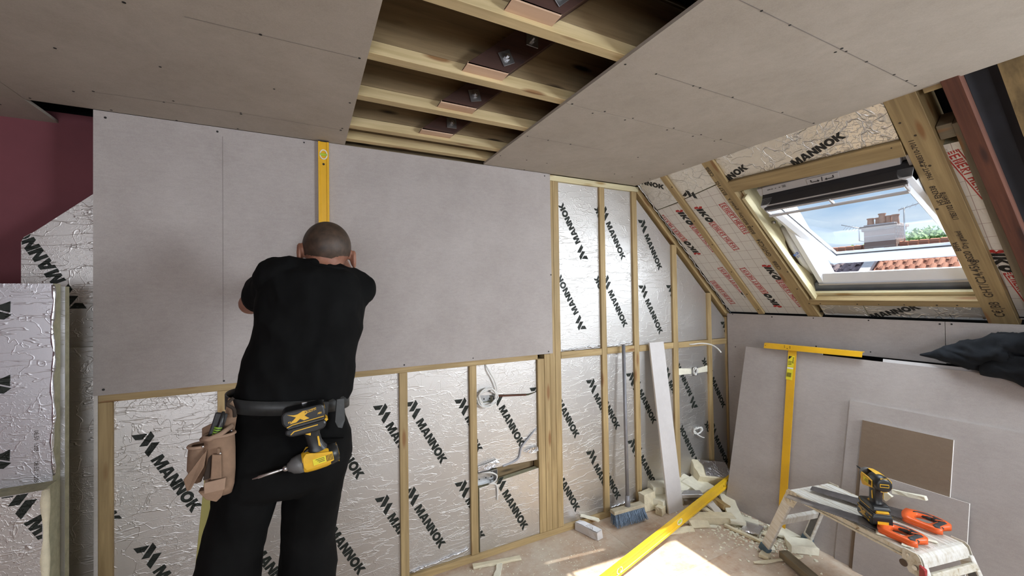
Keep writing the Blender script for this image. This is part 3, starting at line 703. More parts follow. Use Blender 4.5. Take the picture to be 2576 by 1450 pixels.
cB = [((0, -.025, 0), (0, 1, 0)), ((0, -.240, 0), (0, -1, 0)), ((LN, 0, 0), (1, 0, 0))]; cD = [((0, -.300, 0), (0, 1, 0)), ((0, -.612, 0), (0, -1, 0)), ((LN, 0, 0), (1, 0, 0))]
iko(pD, .335, -.326, 10, clips=cD); iko(pB, .325, -.170, 8, clips=cB)
iko(pD, .335, -.503, 8, False, clips=cD); iko(pD, .935, -.530, 9, clips=cD)
iko(pD, 1.345, -.470, 190, clips=cD); iko(pB, 1.325, -.298, 190, clips=cB); iko(pB, .735, -.118, 190, clips=cB); iko(pB, 1.055, -.030, 8, False, clips=cB)
cH = [((0, -1.585, 0), (0, 1, 0)), ((0, -1.65, 0), (0, -1, 0))]
iko(pH, .345, -1.578, 12, False, clips=cH, o=.0296); iko(pH, .955, -1.592, 9, clips=cH, o=.0296)
bm = bmesh.new()   # wrinkled foil folded over the edge against the back wall
pts = [(.0 + 1.44 * i / 60, -.014 - .006 * math.sin(i * 1.7) - random.random() * .004, .006 + random.random() * .008) for i in range(61)]
add_tube(bm, pts, [.002 + .003 * random.random() for _ in pts], 5); link_bm('foil_tape', bm, 'foil_scrap', ws, smooth=True)['kind'] = 'stuff'

# ------------------------------------------------------------------ roof window
win = tag(empty('window_1', SM), 'white roof window tilted open above the knee wall', 'window', kind='structure')
def wbox(name, v0, v1, y0, y1, o0, o1, mat, par=win, bev=.002): return box(name, ((v0 + v1) / 2, (y0 + y1) / 2, (o0 + o1) / 2), (abs(v1 - v0), abs(y1 - y0), abs(o1 - o0)), mat, par, bev=bev)
Y0, Y1 = -.765, -1.505; V0, V1 = .33, 1.195
fr = empty('frame', None, win)
def fpiece(pts, ext, mat='white_paint'): return prism('frame_member', pts, ext, mat, fr, bev=.0015)
# stiles and rails; members have a chamfered room edge and a white reveal
o0, o1 = .085, .19
for (ya, yb, sg) in ((Y0, Y0 - .045, -1), (Y1, Y1 + .045, 1)):
    fpiece([(V0, ya, o0), (V0, ya + sg * .030, o0), (V0, ya + sg * .052, o0 + .03), (V0, ya + sg * .062, o1), (V0, ya, o1)], (V1 - V0, 0, 0))
fpiece([(V1, Y0, o0), (V1 - .018, Y0, o0), (V1 - .082, Y0, o0 + .018), (V1 - .082, Y0, o0 + .024), (V1 - .004, Y0, o1), (V1, Y0, o1)], (0, Y1 - Y0, 0))
fpiece([(V0, Y0, o0 - .02), (V0 + .028, Y0, o0 - .02), (V0 + .05, Y0, o0 + .02), (V0 + .05, Y0, o1), (V0, Y0, o1)], (0, Y1 - Y0, 0))
prism('sill_profile', [(V1, Y0 - .0, o0 - .0), (V1, Y1, o0 - .0), (V1 - .012, Y1, o0 - .008), (V1 - .012, Y0, o0 - .008)], (.012, 0, 0), 'frame_grey', win)
fl2 = prism('flashing', [(V1 + .004, Y0 + .035, o0 + .012), (V1 + .068, Y0 + .045, o0 - .005), (V1 + .074, Y0 + .045, o0 + .010), (V1 + .074, Y0 + .045, o0 + .05), (V1 + .004, Y0 + .035, o0 + .05)], (0, Y1 - Y0 - .06, 0), 'flashing', win, bev=.0015)
# cover at the head, with its raised plate of arrows
hc = prism('head_cover', [(.300, Y0 - .04, .030), (.345, Y0 - .03, .022), (.352, Y0 - .03, .035), (.352, Y0 - .03, .07), (.300, Y0 - .04, .07)], (0, -.640, 0), 'frame_grey', win, bev=.003)
wbox('end_block', .305, .36, Y0 - .002, Y0 - .036, .035, .10, 'frame_grey'); wbox('end_block', .300, .36, Y1 + .005, Y1 + .041, .02, .10, 'frame_grey')
def onplate(pts, e, mat): 
    ux = V((.985, 0, -.17)); a = V((.322, -1.12, .0235)); n = V((-.17, 0, -.985))
    return prism('arrow_mark', [a + V((0, -x, 0)) + ux * (-y) + n * .004 for x, y in pts], n * .0012, mat, hc)
pl = prism('raised_plate', [V((.322, -1.12, .0255)) + V((0, -x, 0)) + V((.985, 0, -.17)) * (-y) for x, y in ((-.075, -.016), (.075, -.016), (.078, .014), (-.072, .014))], (-.0008, 0, -.005), 'frame_grey', hc, bev=.001)
for sg in (-1, 1):
    onplate([(sg * .055, -.008), (sg * .050, -.008), (sg * .050, .006), (sg * .055, .006)], 0, 'gasket'); onplate([(sg * .050, -.010), (sg * .018, -.010), (sg * .018, -.006), (sg * .050, -.006)], 0, 'gasket')
    onplate([(sg * .022, -.014), (sg * .012, -.008), (sg * .022, .0)], 0, 'gasket')
onplate([(-.004, -.014), (.0, -.014), (.004, .010), (.0, .010)], 0, 'gasket')
for i, w_ in enumerate((.018, .010, .006, .008)):
    onplate([(-.285 + i * .022, .004), (-.285 + i * .022 + w_, .004), (-.285 + i * .022 + w_, .008), (-.285 + i * .022, .008)], 0, 'gasket')
for dy in range(3):
    for dx in range(4): onplate([(-.20 + dx * .005, .001 + dy * .005), (-.197 + dx * .005, .001 + dy * .005), (-.197 + dx * .005, .004 + dy * .005), (-.20 + dx * .005, .004 + dy * .005)], 0, 'gasket')
wbox('gasket', .352, .360, Y0 - .04, Y1 + .01, .030, .15, 'gasket')  # this and the next: dark fillers added to shut out the sky slit
prism('gasket', [(.348, Y0 - .02, .040), (.372, Y0 - .02, .000), (.378, Y0 - .02, .006), (.356, Y0 - .02, .060)], (0, Y1 - Y0 + .04, 0), 'gasket', win)
# sash, turned about its middle
piv = V((.77, (Y0 + Y1) / 2, .13)); ang = math.radians(20.6)
sash = empty('sash', Matrix.Translation(piv) @ Matrix.Rotation(-ang, 4, 'Y'), win)
hw = .347; hl = .425
def sp(name, pts, ext, mat='white_paint'): return prism(name, pts, ext, mat, sash, bev=.0015)
for sg in (-1, 1):
    y = sg * hw
    sp('stile', [(-hl, y, -.025), (-hl, y - sg * .022, -.030), (-hl, y - sg * .052, -.018), (-hl, y - sg * .060, .008), (-hl, y - sg * .060, .03), (-hl, y, .03)], (2 * hl, 0, 0))
    sp('gasket', [(-hl + .06, y - sg * .0605, .0), (-hl + .06, y - sg * .066, .0), (-hl + .06, y - sg * .066, .008), (-hl + .06, y - sg * .0605, .008)], (2 * hl - .12, 0, 0), 'gasket')
sp('rail', [(hl, -hw, -.022), (hl - .03, -hw, -.030), (hl - .066, -hw, -.016), (hl - .078, -hw, .008), (hl - .078, -hw, .03), (hl, -hw, .03)], (0, 2 * hw, 0))
sp('rail', [(-hl, -hw, -.02), (-hl + .045, -hw, -.02), (-hl + .06, -hw, .0), (-hl + .06, -hw, .03), (-hl, -hw, .03)], (0, 2 * hw, 0), 'gasket')
sp('trim', [(-hl, -hw + .01, -.0205), (-hl + .022, -hw + .01, -.0205), (-hl + .022, -hw + .01, -.024), (-hl, -hw + .01, -.024)], (0, 2 * hw - .02, 0), 'frame_grey')
sp('trim', [(-hl + .050, -hw + .02, -.016), (-hl + .058, -hw + .02, -.006), (-hl + .060, -hw + .02, -.008), (-hl + .052, -hw + .02, -.018)], (0, 2 * hw - .04, 0), 'white_paint')
sp('gasket', [(hl - .0785, -hw + .06, 0), (hl - .085, -hw + .06, 0), (hl - .085, -hw + .06, .008), (hl - .0785, -hw + .06, .008)], (0, 2 * hw - .12, 0), 'gasket')
bm = bmesh.new(); bm.faces.new([bm.verts.new(p) for p in ((-hl + .05, -hw + .05, .012), (hl - .06, -hw + .05, .012), (hl - .06, hw - .05, .012), (-hl + .05, hw - .05, .012))]); link_bm('glass_pane', bm, 'glass', sash)
# control bar: a slim rail carried on lugs below the top of the sash
tr = -hl + .030
bar = sp('control_bar', [(tr + .036, -hw + .030, -.058), (tr + .050, -hw + .030, -.060), (tr + .056, -hw + .030, -.052), (tr + .046, -hw + .030, -.044), (tr + .036, -hw + .030, -.048)], (0, 2 * hw - .050, 0), 'frame_grey')
for y in (-hw + .030, -.01, hw - .028): box('bar_lug', (tr + .018, y, -.045), (.050, .010, .016), 'frame_grey', sash, bev=.002)
sp('vent_flap', [(tr - .006, -hw + .02, -.046), (tr + .004, -hw + .02, -.050), (tr + .010, -hw + .02, -.040), (tr, -hw + .02, -.03)], (0, 2 * hw - .04, 0), 'frame_grey')
sp('gasket', [(tr - .02, -hw + .02, -.040), (tr - .008, -hw + .02, -.044), (tr - .008, -hw + .02, -.02), (tr - .02, -hw + .02, -.02)], (0, 2 * hw - .04, 0), 'gasket')
# white pipe showing through the cut-out beside the window
pp = tube('waste_pipe', [(.70, -.728, .150), (.85, -.732, .118), (1.0, -.736, .118), (1.12, -.742, .150)], .031, 'pipe_white', ws, 16)
ux = V((-.6, .0, -.25)).normalized()
mm = Matrix((V((.15, .6, -.78)).normalized(), V((-.95, .15, -.1)).normalized(), V((-.1, -.6, -.78)).normalized())).transposed().to_4x4(); mm.translation = V((.90, -.752, .090)); text_obj('print', 'IDE', .022, 'ink_blue', pp, mm, .0012, .0004)
mm2 = mm.copy(); mm2.translation = V((.925, -.752, .090)); text_obj('print', '15', .020, 'ink_blue', pp, mm2, .0012)

# ------------------------------------------------------------------ beyond the window
nb = tag(empty('house', T(15, 3.4, 0)), 'brick terraced house opposite with clay tiled roof, seen through the open roof window', 'house')
RD = V((-.80, 0, -.60)); RN = V((-.60, 0, .80))
bm = bmesh.new(); add_poly(bm, [(0, -9, 2.80), (0, 9, 2.80), (-4.6, 9, -.65), (-4.6, -9, -.65)], (.12, 0, -.16)); link_bm('roof', bm, 'purple_tile', nb)
bm = bmesh.new(); add_poly(bm, [(0, -9, 2.72), (0, 9, 2.72), (3.6, 9, .02), (3.6, -9, .02)], (-.12, 0, -.16)); link_bm('roof', bm, 'purple_tile', nb)
plate('house_wall', -4.2, 3.2, -9, 9, -4, -.5, 'chimney_brick', nb)
def tile_mesh():
    bm = bmesh.new(); n = 7; w = .215; ln = .27
    prof = [(w * i / (n - 1), .030 * math.sin(2 * PI * i / (n - 1)) ) for i in range(n)]
    A = [bm.verts.new((0, y, z + .030)) for y, z in prof]; B = [bm.verts.new((-ln, y, z)) for y, z in prof]
    C = [bm.verts.new((0, y, z + .012)) for y, z in prof]
    for i in range(n - 1): bm.faces.new((A[i], A[i + 1], B[i + 1], B[i])); bm.faces.new((A[i], C[i], C[i + 1], A[i + 1]))
    me = bpy.data.meshes.new('tile'); bm.to_mesh(me); bm.free(); me.materials.append(MATS['clay_tile']); return me
tm = tile_mesh(); tm2 = tm.copy(); tm2.materials.clear(); tm2.materials.append(MATS['purple_tile'])
rx = basis(-RD, RN)
cnt = 0
for r in range(8):
    for c in range(-12, 20):
        y = c * .205
        if r < 3 and (y < -1.9 or y > 1.9): continue
        if -.22 < y < .03: continue
        o = bpy.data.objects.new('tile', tm if y < 0 else tm2); COL.objects.link(o); o.parent = nb
        mm = rx.copy(); mm.translation = V((0, y + (.1 if r % 2 else 0), 2.82)) + RD * (.23 * (r + .75)) + RN * .02; o.matrix_basis = mm
        cnt += 1
prism('coping', [(-.05, -.18, 2.85), (-.05, .06, 2.85), (-3.4, .06, .33), (-3.4, -.18, .33)], (-.03, 0, .10), 'coping', nb)
bm = bmesh.new()
for k in range(44): add_tube(bm, [(0, -4.6 + k * .21, 2.84), (0, -4.42 + k * .21, 2.85)], .085, 8)
link_bm('ridge_tiles', bm, 'clay_tile', nb)['kind'] = 'stuff'
ch = tag(empty('chimney', T(15, 3.34, 2.5)), 'brick chimney stack with a row of clay pots on the opposite roof', 'chimney')
plate('stack', -.30, .30, -.36, .34, -.3, .78, 'chimney_brick', ch); plate('cap_course', -.34, .34, -.40, .38, .78, .86, 'chimney_brick', ch); plate('cap_course', -.38, .38, -.44, .42, .86, .92, 'chimney_brick', ch)
plate('flaunching', -.3, .3, -.36, .34, .92, .97, 'coping', ch)
for i, (y, h_) in enumerate(((.27, .17), (.10, .17), (.0, .27), (-.12, .19), (-.30, .19))):
    bm = bmesh.new(); add_tube(bm, [(-.05 + .06 * (i % 2), y, .95), (-.05 + .06 * (i % 2), y, .97 + h_), (-.05 + .06 * (i % 2), y, .985 + h_), (-.05 + .06 * (i % 2), y, 1.01 + h_)], [.085, .072, .09, .09], 12); link_bm('chimney_pot', bm, 'clay_pot', ch, smooth=False)
def aerial(x, y, z, h, label, sc=1.0, flip=1):
    t = tag(empty('aerial', T(x, y, z)), label, 'aerial'); tube('mast', [(0, 0, 0), (0, 0, h)], .018, 'steel', t, 6)
    tube('boom', [(0, .12 * flip, h - .05), (0, -.75 * sc * flip, h + .16)], .014, 'steel', t, 6)
    bm = bmesh.new()
    for i in range(7):
        q = V((0, (.08 - .12 * i * sc) * flip, h - .04 + .03 * i * sc)); add_tube(bm, [q + V((-.12, 0, -.08)), q + V((.12, 0, .08))], .006, 5)
    link_bm('elements', bm, 'steel', t)['kind'] = 'stuff'
aerial(15.0, 2.87, 2.75, 1.12, 'television aerial on a tall mast to the right of the chimney')
aerial(15.0, 3.92, 3.05, .40, 'small tilted aerial bracketed to the left of the chimney', .6, -1); tube('bracket', [(15, 3.92, 3.06), (15, 3.66, 2.98)], .015, 'steel', None, 6)
bpy.data.objects['bracket'].parent = bpy.data.objects['aerial.001']; bpy.data.objects['bracket'].matrix_basis = Matrix.Translation((-15, -3.92, -3.05))
def tree(x, y, z, r, sy, label, nleaf, bare=False):
    t = tag(empty('tree', T(x, y, 0)), label, 'tree'); rnd = random.Random(int(x * 7 + y))
    bm = bmesh.new(); add_tube(bm, [(0, 0, -3.5), (.1, .05, z - .6), (0, 0, z)], [.25, .14, .08], 8)
    for i in range(26):
        a = rnd.random() * 6.28; e = rnd.uniform(.2, 1.2); l_ = r * rnd.uniform(.6, 1.0)
        p = V((0, 0, z - .5)); q = p + V((math.cos(a) * math.cos(e) * l_, math.sin(a) * math.cos(e) * l_ * sy, math.sin(e) * l_ + .3)); add_tube(bm, [p, (p + q) / 2 + V((0, 0, .1)), q], [.05, .025, .008], 5)
    link_bm('trunk', bm, 'bark', t)
    if nleaf:
        bm = bmesh.new()
        for i in range(nleaf):
            d = V((rnd.gauss(0, 1), rnd.gauss(0, 1), rnd.gauss(0, 1))).normalized() * r * rnd.uniform(.55, 1.0); d.y *= sy; d.z = d.z * .72; d += noise.noise_vector(d * 2.0) * .25
            c = V((0, 0, z)) + d; s = rnd.uniform(.05, .10); u = V((rnd.gauss(0, 1), rnd.gauss(0, 1), rnd.gauss(0, 1))).normalized() * s; w = u.orthogonal().normalized() * s * .7
            bm.faces.new([bm.verts.new(c + p) for p in (-u, w, u, -w)])
        link_bm('foliage', bm, 'leaf', t)['kind'] = 'stuff'
tree(19.5, 3.55, 2.9, 1.15, 1.2, 'leafy green tree behind the chimney and its aerial', 5200)
tree(19.5, 5.8, 2.75, .85, 1.0, 'small sparse tree on the skyline left of the chimney', 500)
tree(21.5, .4, 2.55, 1.3, 1.2, 'low green treetop at the right edge of the roof window', 3500)

# ------------------------------------------------------------------ electrics in the stud wall
def back_box(x, z, w, h, label, holes=True, y=YF - .012, d=.035):
    t = tag(empty('socket_box', T(x, y, z)), label, 'electrical box', 'metal socket boxes in the stud wall')
    bm = bmesh.new(); th = .0018
    add_box(bm, (0, d - th / 2, 0), (w, th, h)); add_box(bm, (0, d / 2, h / 2), (w, d, th)); add_box(bm, (0, d / 2, -h / 2), (w, d, th)); add_box(bm, (-w / 2, d / 2, 0), (th, d, h)); add_box(bm, (w / 2, d / 2, 0), (th, d, h))
    link_bm('box_body', bm, 'galvanised', t)
    discs('knockouts', [(xx * w, d - th, zz * h) for xx, zz in ((-.3, .2), (0, .22), (.3, .2), (-.3, -.22), (.02, -.2), (.3, -.22))], (0, -1, 0), .005, 'screw_dark', t)
    for s in (-1, 1): box('fixing_lug', (s * (w / 2 - .004), .004, 0), (.008, .002, .012), 'galvanised', t, bev=0)
    return t
back_box(.985, .965, .135, .070, 'metal double socket box in the upper slot, wound with white cable')
back_box(.990, .478, .135, .072, 'open metal double socket box in the lower slot beside the stud')
back_box(2.852, .945, .070, .07, 'single metal socket box set in the pale foam strip')
back_box(2.865, .455, .072, .07, 'single metal socket box low in the wall with looped cable')
bx = back_box(2.985, .510, .02, .02, 'tiny metal clip', d=.012)
for c_ in list(bx.children): bpy.data.objects.remove(c_)
bpy.data.objects.remove(bx)
def cable(name, pts, r, mat, label, k=6): 
    o = tube(name, catmull(pts, k), r, mat, None, 7); o['label'] = label; o['category'] = 'cable'; o['group'] = 'loose cables in the stud wall'; return o
def coil(cx, y, cz, rx, rz, turns, lead, seed, dy=.016):
    rnd = random.Random(seed); pts = list(lead); n = int(turns * 10)
    for i in range(n):
        a = 1.2 - 2 * PI * i / 10; q = .62 + .38 * rnd.random()
        pts.append((cx + rx * q * math.cos(a), y - dy * rnd.random(), cz + rz * q * math.sin(a)))
    return pts
cable('white_cable', coil(.995, YF - .012, .965, .072, .062, 5.5, [(.985, YF + .01, 1.19), (1.00, YF - .02, 1.14), (1.04, YF - .025, 1.07), (1.058, YF - .02, 1.0)], 3), .0048, 'cable_white', 'white cable hanging from the rail and coiled over the upper double box', 3)
cable('white_cable', [(.94, YF + .01, .50), (.965, YF - .02, .515), (1.01, YF - .03, .51), (1.045, YF - .03, .485), (1.035, YF - .03, .455), (1.0, YF - .03, .445), (1.0, YF - .02, .44), (1.04, YF - .02, .43), (1.052, YF - .02, .39), (1.050, YF - .02, .33)], .0048, 'cable_white', 'short white cable looped over the open box and hanging below it')
cable('white_cable', coil(2.852, YF - .012, .945, .026, .030, 3.5, [(2.87, YF, .975)], 5, .012), .0042, 'cable_white', 'small curl of white cable in the single box on the foam strip', 3)
cable('white_cable', coil(2.865, YF - .012, .462, .058, .030, 3.6, [(2.84, YF, .485)], 8, .02) + [(2.83, YF - .04, .44), (2.87, YF - .05, .415), (2.90, YF - .05, .405)], .0045, 'cable_white', 'loops of white cable spilling out of the low single box', 3)
cable('white_cable', [(2.790, .030, 1.168), (2.80, -.005, 1.172), (2.86, -.05, 1.180), (2.90, -.10, 1.172), (2.905, -.15, 1.150), (2.89, -.195, 1.122)], .0055, 'cable_white', 'white cable end curving out from the noggin by the corner')
cable('grey_cable', [(1.352, YF + .004, .72), (1.30, YF - .006, .68), (1.235, YF - .006, .62), (1.215, YF - .006, .56), (1.18, YF - .004, .535), (1.10, YF, .52)], .006, 'cable_grey', 'grey cable lying across the foil below the print')
tag(prism('foam_strip', [(2.664, YF - .003, .985), (2.826, YF - .003, .968), (2.826, YF - .003, .925), (2.664, YF - .003, .930)], (0, .03, 0), 'foam_pale', bev=.001), 'pale foam strip left of the single socket box', 'foam strip')
tag(prism('foam_strip', [(2.892, YF - .003, .962), (3.018, YF - .003, .975), (3.018, YF - .003, .925), (2.892, YF - .003, .922)], (0, .03, 0), 'foam_pale', bev=.001), 'pale foam strip right of the single socket box', 'foam strip')
tag(box('rust_strip', (1.17, YF - .002, .955), (.21, .006, .010), 'red_wood', None, Matrix.Rotation(.09, 4, 'Y') if False else None), 'thin brown wooden sliver in the upper slot', 'wood strip').rotation_euler = (0, .09, 0)
o = tag(prism('loose_foil', [(.93, YF - .01, .555), (1.0, YF - .022, .568), (1.055, YF - .012, .575), (1.075, YF - .02, .548), (.99, YF - .028, .528), (.93, YF - .012, .520)], (0, .004, 0), 'foil_scrap'), 'flap of loose foil hanging above the open socket box', 'foil')
o = tag(prism('loose_foil', [(1.245, YF - .008, .585), (1.30, YF - .02, .605), (1.352, YF - .01, .60), (1.352, YF - .015, .575), (1.29, YF - .022, .572)], (0, .004, 0), 'foil_scrap'), 'small crumpled foil flap beside the stud cluster', 'foil')

# ------------------------------------------------------------------ insulation boards leaning at the left
def ins_board(name, loops, y, th, label, prints=(), mat='foil_flat', clipx=None):
    t = tag(empty(name, T(loops[0][0], y, 0)), label, 'insulation board', 'foil boards stacked at the left'); ox = loops[0][0]
    bm = bmesh.new(); add_poly(bm, [(x - ox, 0, z) for x, z in loops], (0, th, 0)); core = link_bm('foam_core', bm, 'foam_edge', t)
    e = .0016; bm = bmesh.new(); add_poly(bm, [(x - ox, -e, z) for x, z in loops], (0, e - .0002, 0)); fc = link_bm('foil_face', bm, mat, t)
    for (x, z, rev) in prints:
        ux, uy = (-TX, -TY) if rev else (TX, TY); s = .0468; c = V((x - ox, -e - .0006, z)); og = c - uy * .5 * s
        zs = [p[1] for p in loops]; xs = [p[0] - ox for p in loops]
        cl = clipbox(min(xs) + .002, max(xs) - .002, min(zs) + .002, max(zs) - .002, 0)
        if clipx: cl += clipx(ox)
        print_shapes('print', _WORD, og, ux, uy, s, (0, 0, 0), 'ink', fc, cl)
    return t
cq = lambda x, z: (x * .9633, 1.602 + (z - 1.602) * .9633)
cutp = [cq(*p) for p in ((-1.058, .885), (-.820, .885), (-.820, 2.084), (-.84, 2.072), (-1.02, 1.897), (-1.052, 1.872), (-1.060, 1.85))]
ins_board('insulation_board', cutp, .060, .05, 'foil board with a slanting cut top leaning against the pink wall', [(-.910, 1.676, 1), (-.910, 1.19, 1)], 'foil', lambda ox: [((-1.019 - ox, 0, 0), (-1, 0, 0)), ((-.992 - ox, 0, 1.8775), (-.66, 0, .75))])
ins_board('insulation_board', [(-1.4, 0), (-.791, 0), (-.791, 1.405), (-1.4, 1.405)], .040, .018, 'foil board low behind the left end stud, under the cut topped board', [(-.62, 1.05, 0)], 'foil')
b1 = ins_board('insulation_board', [(-2.0, 0), (-.818, 0), (-.818, 1.665), (-2.0, 1.665)], -.222, .05, 'tall silver foam board at the left edge, its foil rounded over the edge', [], 'foil_flat')
b2 = ins_board('insulation_board', [(-2.0, 0), (-.806, 0), (-.806, 1.655), (-2.0, 1.655)], -.170, .03, 'silver foam board directly behind the tall one at the left edge', [], 'foil_flat')
b3 = ins_board('insulation_board', [(-2.0, 0), (-.806, 0), (-.806, .952), (-2.0, .952)], -.311, .086, 'shorter thick foam board in front of the tall ones at the left edge', [(-.832, .862, 0)], 'foil')
fc = [c for c in b1.children if c.name.startswith('foil_face')][0]
fx_ = lambda px, py: V((2.0 - .956 + px * .00097, -.0024, 1.592 - (py - 765) * .00141))
for dpy in (0, 183, 368):
    for q in ([(-18, 770), (14, 764), (33, 757), (32, 786), (-4, 776), (-18, 772)], [(-18, 776), (36, 791), (17, 803), (-18, 799)]):
        prism('print', [fx_(px, py + dpy) for px, py in q], (0, -.0004, 0), 'ink', fc)
for i, z in enumerate((1.14, 1.03)): text_obj('print', '08:50  1205', .016, 'ink_stamp', fc, Matrix.Translation((1.135, -.0022, z)) @ Matrix.Rotation(PI / 2, 4, 'Y') @ Matrix.Rotation(PI / 2, 4, 'X'), .0001)
# rounded foil edge strip and ragged foam on the tall board
bm = bmesh.new(); pts = [(-.818 + .003 * math.sin(i * .9), -.222, 1.66 - i * .03) for i in range(24)]
add_tube(bm, pts, [.005 + .002 * math.sin(i * 2.1) for i in range(24)], 8); o = link_bm('foil_lip', bm, 'foil_scrap', b1, smooth=True); o.matrix_basis = Matrix.Translation((2.0, .222, 0)); 
bm = bmesh.new(); pts = [(-.806, -.302, .95 - i * .04) for i in range(24)]
add_tube(bm, pts, [.012 + .002 * math.sin(i * 1.3) for i in range(24)], 8); o = link_bm('foam_lip', bm, 'foam', b3, smooth=True); o.matrix_basis = Matrix.Translation((2.0, .311, 0))

# ------------------------------------------------------------------ plasterboard sheets leaning on the right
def lean_sheet(name, xb, y0, y1, ln, label, face='plasterboard', a0=0, th=.0125, edge='plaster_core', cat='plasterboard sheet', slope=.25):
    """sheet standing on the floor at x = xb (front face), top leaning towards the knee wall; a0 = start height along the face"""
    al = math.atan(slope); u = V((math.sin(al), 0, math.cos(al))); n = V((math.cos(al), 0, -math.sin(al)))
    t = tag(empty(name, T(xb, (y0 + y1) / 2, 0)), label, cat, 'boards leaning on the knee wall'); hy = abs(y1 - y0) / 2
    core = [u * a0 + V((0, -hy, 0)), u * a0 + V((0, hy, 0)), u * ln + V((0, hy, 0)), u * ln + V((0, -hy, 0))]
    prism('core', [p + n * .0006 for p in core], n * (th - .0006), edge, t)
    prism('paper_face', core, n * .0005, face, t); return t
lean_sheet('plasterboard_sheet', 2.808, -.262, -2.66, 1.196, 'large grey sheet leaning on the knee wall with the yellow square hung on it')
for i, (dx, ya, yb, lab) in enumerate(((.016, -1.11, -2.66, 'first sheet behind the large one, its white cut edge showing'), (.031, -1.30, -2.66, 'middle sheet of the leaning stack under the dark jacket'), (.046, -1.22, -2.68, 'rear sheet of the leaning stack nearest the knee wall'))):
    lean_sheet('plasterboard_sheet', 2.808 + dx, ya, yb, 1.212 - .003 * i, lab, 'white_board')
lean_sheet('plasterboard_sheet', 2.794, -.978, -2.66, .935, 'second grey sheet, shorter, leaning on the large one')
lean_sheet('plasterboard_offcut', 2.780, -1.055, -1.441, .838, 'brown backed offcut standing between the grey sheets behind the platform', 'brown_board', cat='plasterboard offcut')
lean_sheet('plasterboard_offcut', 2.766, -1.077, -1.513, .556, 'grey offcut standing in front of the brown one, behind the platform', cat='plasterboard offcut')
# long narrow offcut leaning on the studs
st = tag(empty('plasterboard_strip', T(2.395, -.165, 0)), 'narrow white plasterboard strip leaning on the studs beside the foam scraps', 'plasterboard strip')
mm = basis(V((-.004, .150, 1.216)), V((0, -1, 0))); mm.translation = V((-.001, .078, .609))
bm = bmesh.new(); add_box(bm, (0, 0, 0), (1.226, .147, .0115)); link_bm('core', bm, 'plaster_core', st, mm)
bm = bmesh.new(); add_box(bm, (0, 0, .0062), (1.226, .1472, .0008)); link_bm('paper_face', bm, 'white_board', st, mm)

# black jacket thrown over the top of the stack
def cloth_blob(bm, cx, cy, cz, sx, sy, sz, seed, amp=.25, fr_=4.0, sub=4):
    r = bmesh.ops.create_icosphere(bm, subdivisions=sub, radius=1.0)
    for v in r['verts']:
        d = v.co.normalized(); q = noise.noise(d * fr_ * .5 + V((seed, 0, 0))) * amp + noise.noise(V((d.x * 3, d.y * 14 + d.z * 5, d.z * 9)) + V((seed, 3, 0))) * amp * .45
        d = d * (1 + q); v.co = V((cx + d.x * sx, cy + d.y * sy, cz + d.z * sz))
jk = tag(empty('jacket', T(3.13, -1.62, 1.186)), 'crumpled black jacket thrown over the top of the leaning sheets', 'jacket')
def jloft(name, secs, seed):
    """secs: list of (y, z_bottom, z_top, x_half, x_centre); the skin gets diagonal cloth folds"""
    bm = bmesh.new(); rings = []; S2 = []
    for i in range(len(secs) - 1):
        for j in range(5): S2.append([secs[i][q] + (secs[i + 1][q] - secs[i][q]) * j / 5 for q in range(5)])
    S2.append(list(secs[-1]))
    for (y, zb, zt, xh, xc) in S2:
        ring = []
        for k in range(56):
            a = 2 * PI * k / 56; hz = (zt - zb) / 2; x = xh * math.cos(a); z = hz * math.sin(a)
            q = 1 - 2.2 * abs(noise.noise(V((x * 6, y * 5 + z * 11, z * 5 - y * 8 + seed)))); q2 = 1 - 2.6 * abs(noise.noise(V((x * 18, y * 20 - z * 34, z * 14 + seed + 4))))
            f = 1 + (.34 * q + .18 * q2) * min(1, hz / .04)
            ring.append(V((xc + x * f, y, (zb + zt) / 2 + z * f)))
        rings.append(ring)
    loft(bm, rings)
    return link_bm(name, bm, 'jacket', jk, smooth=True)
jloft('jacket_body', [(.345, .030, .040, .01, .0), (.30, .022, .058, .030, 0), (.25, .020, .092, .045, 0), (.20, .012, .108, .055, 0), (.12, .006, .132, .065, 0), (.04, .000, .158, .075, 0), (-.05, -.008, .172, .085, 0), (-.14, -.01, .175, .09, 0), (-.25, -.02, .16, .09, 0), (-.4, -.02, .14, .09, 0), (-.5, -.01, .06, .05, 0)], 2)
jloft('sleeve', [(.10, -.028, .02, .02, -.05), (.05, -.035, .045, .035, -.055), (-.02, -.04, .07, .04, -.06), (-.1, -.05, .09, .045, -.065), (-.2, -.06, .10, .05, -.07), (-.32, -.06, .09, .05, -.07), (-.36, -.02, .03, .02, -.06)], 9)
tube('collar', catmull([(-.045, -.02, .13), (-.075, .0, .10), (-.085, -.03, .06), (-.07, -.08, .055), (-.06, -.12, .09)]), .012, 'jacket', jk, 8)

# ------------------------------------------------------------------ yellow drywall square
ts = tag(empty('drywall_square', T(2.797, -.674, 0)), 'yellow drywall T square hung over the top edge of the large grey sheet', 'T square')
u = V((.2425, 0, .970)); nrm = V((-.970, 0, .2425))
a = V((.0, -.0, .004)); yt = .061; yb_ = .0
prism('blade', [a + V((-.0015, -.024, 0)), a + V((-.0015, .024, 0)), a + u * 1.205 + V((-.0015, yt + .028, 0)), a + u * 1.205 + V((-.0015, yt - .028, 0))], nrm * .0025, 'yellow_paint', ts)
c = a + u * 1.205 + V((0, yt, 0))
hx = V((-.003, -.605, -.002)) ; hd = (V((0, -.998, -.010))).normalized()
h0 = V((2.79 + .012 + .29, -.415, 1.188)) - V((2.797, -.674, 0))
prism('head_bar', [h0 + V((-.012, 0, -.022)), h0 + V((-.002, 0, .016)), h0 + V((-.002, -.606, .020)), h0 + V((-.012, -.606, -.012))], (-.004, 0, .001), 'yellow_paint', ts)
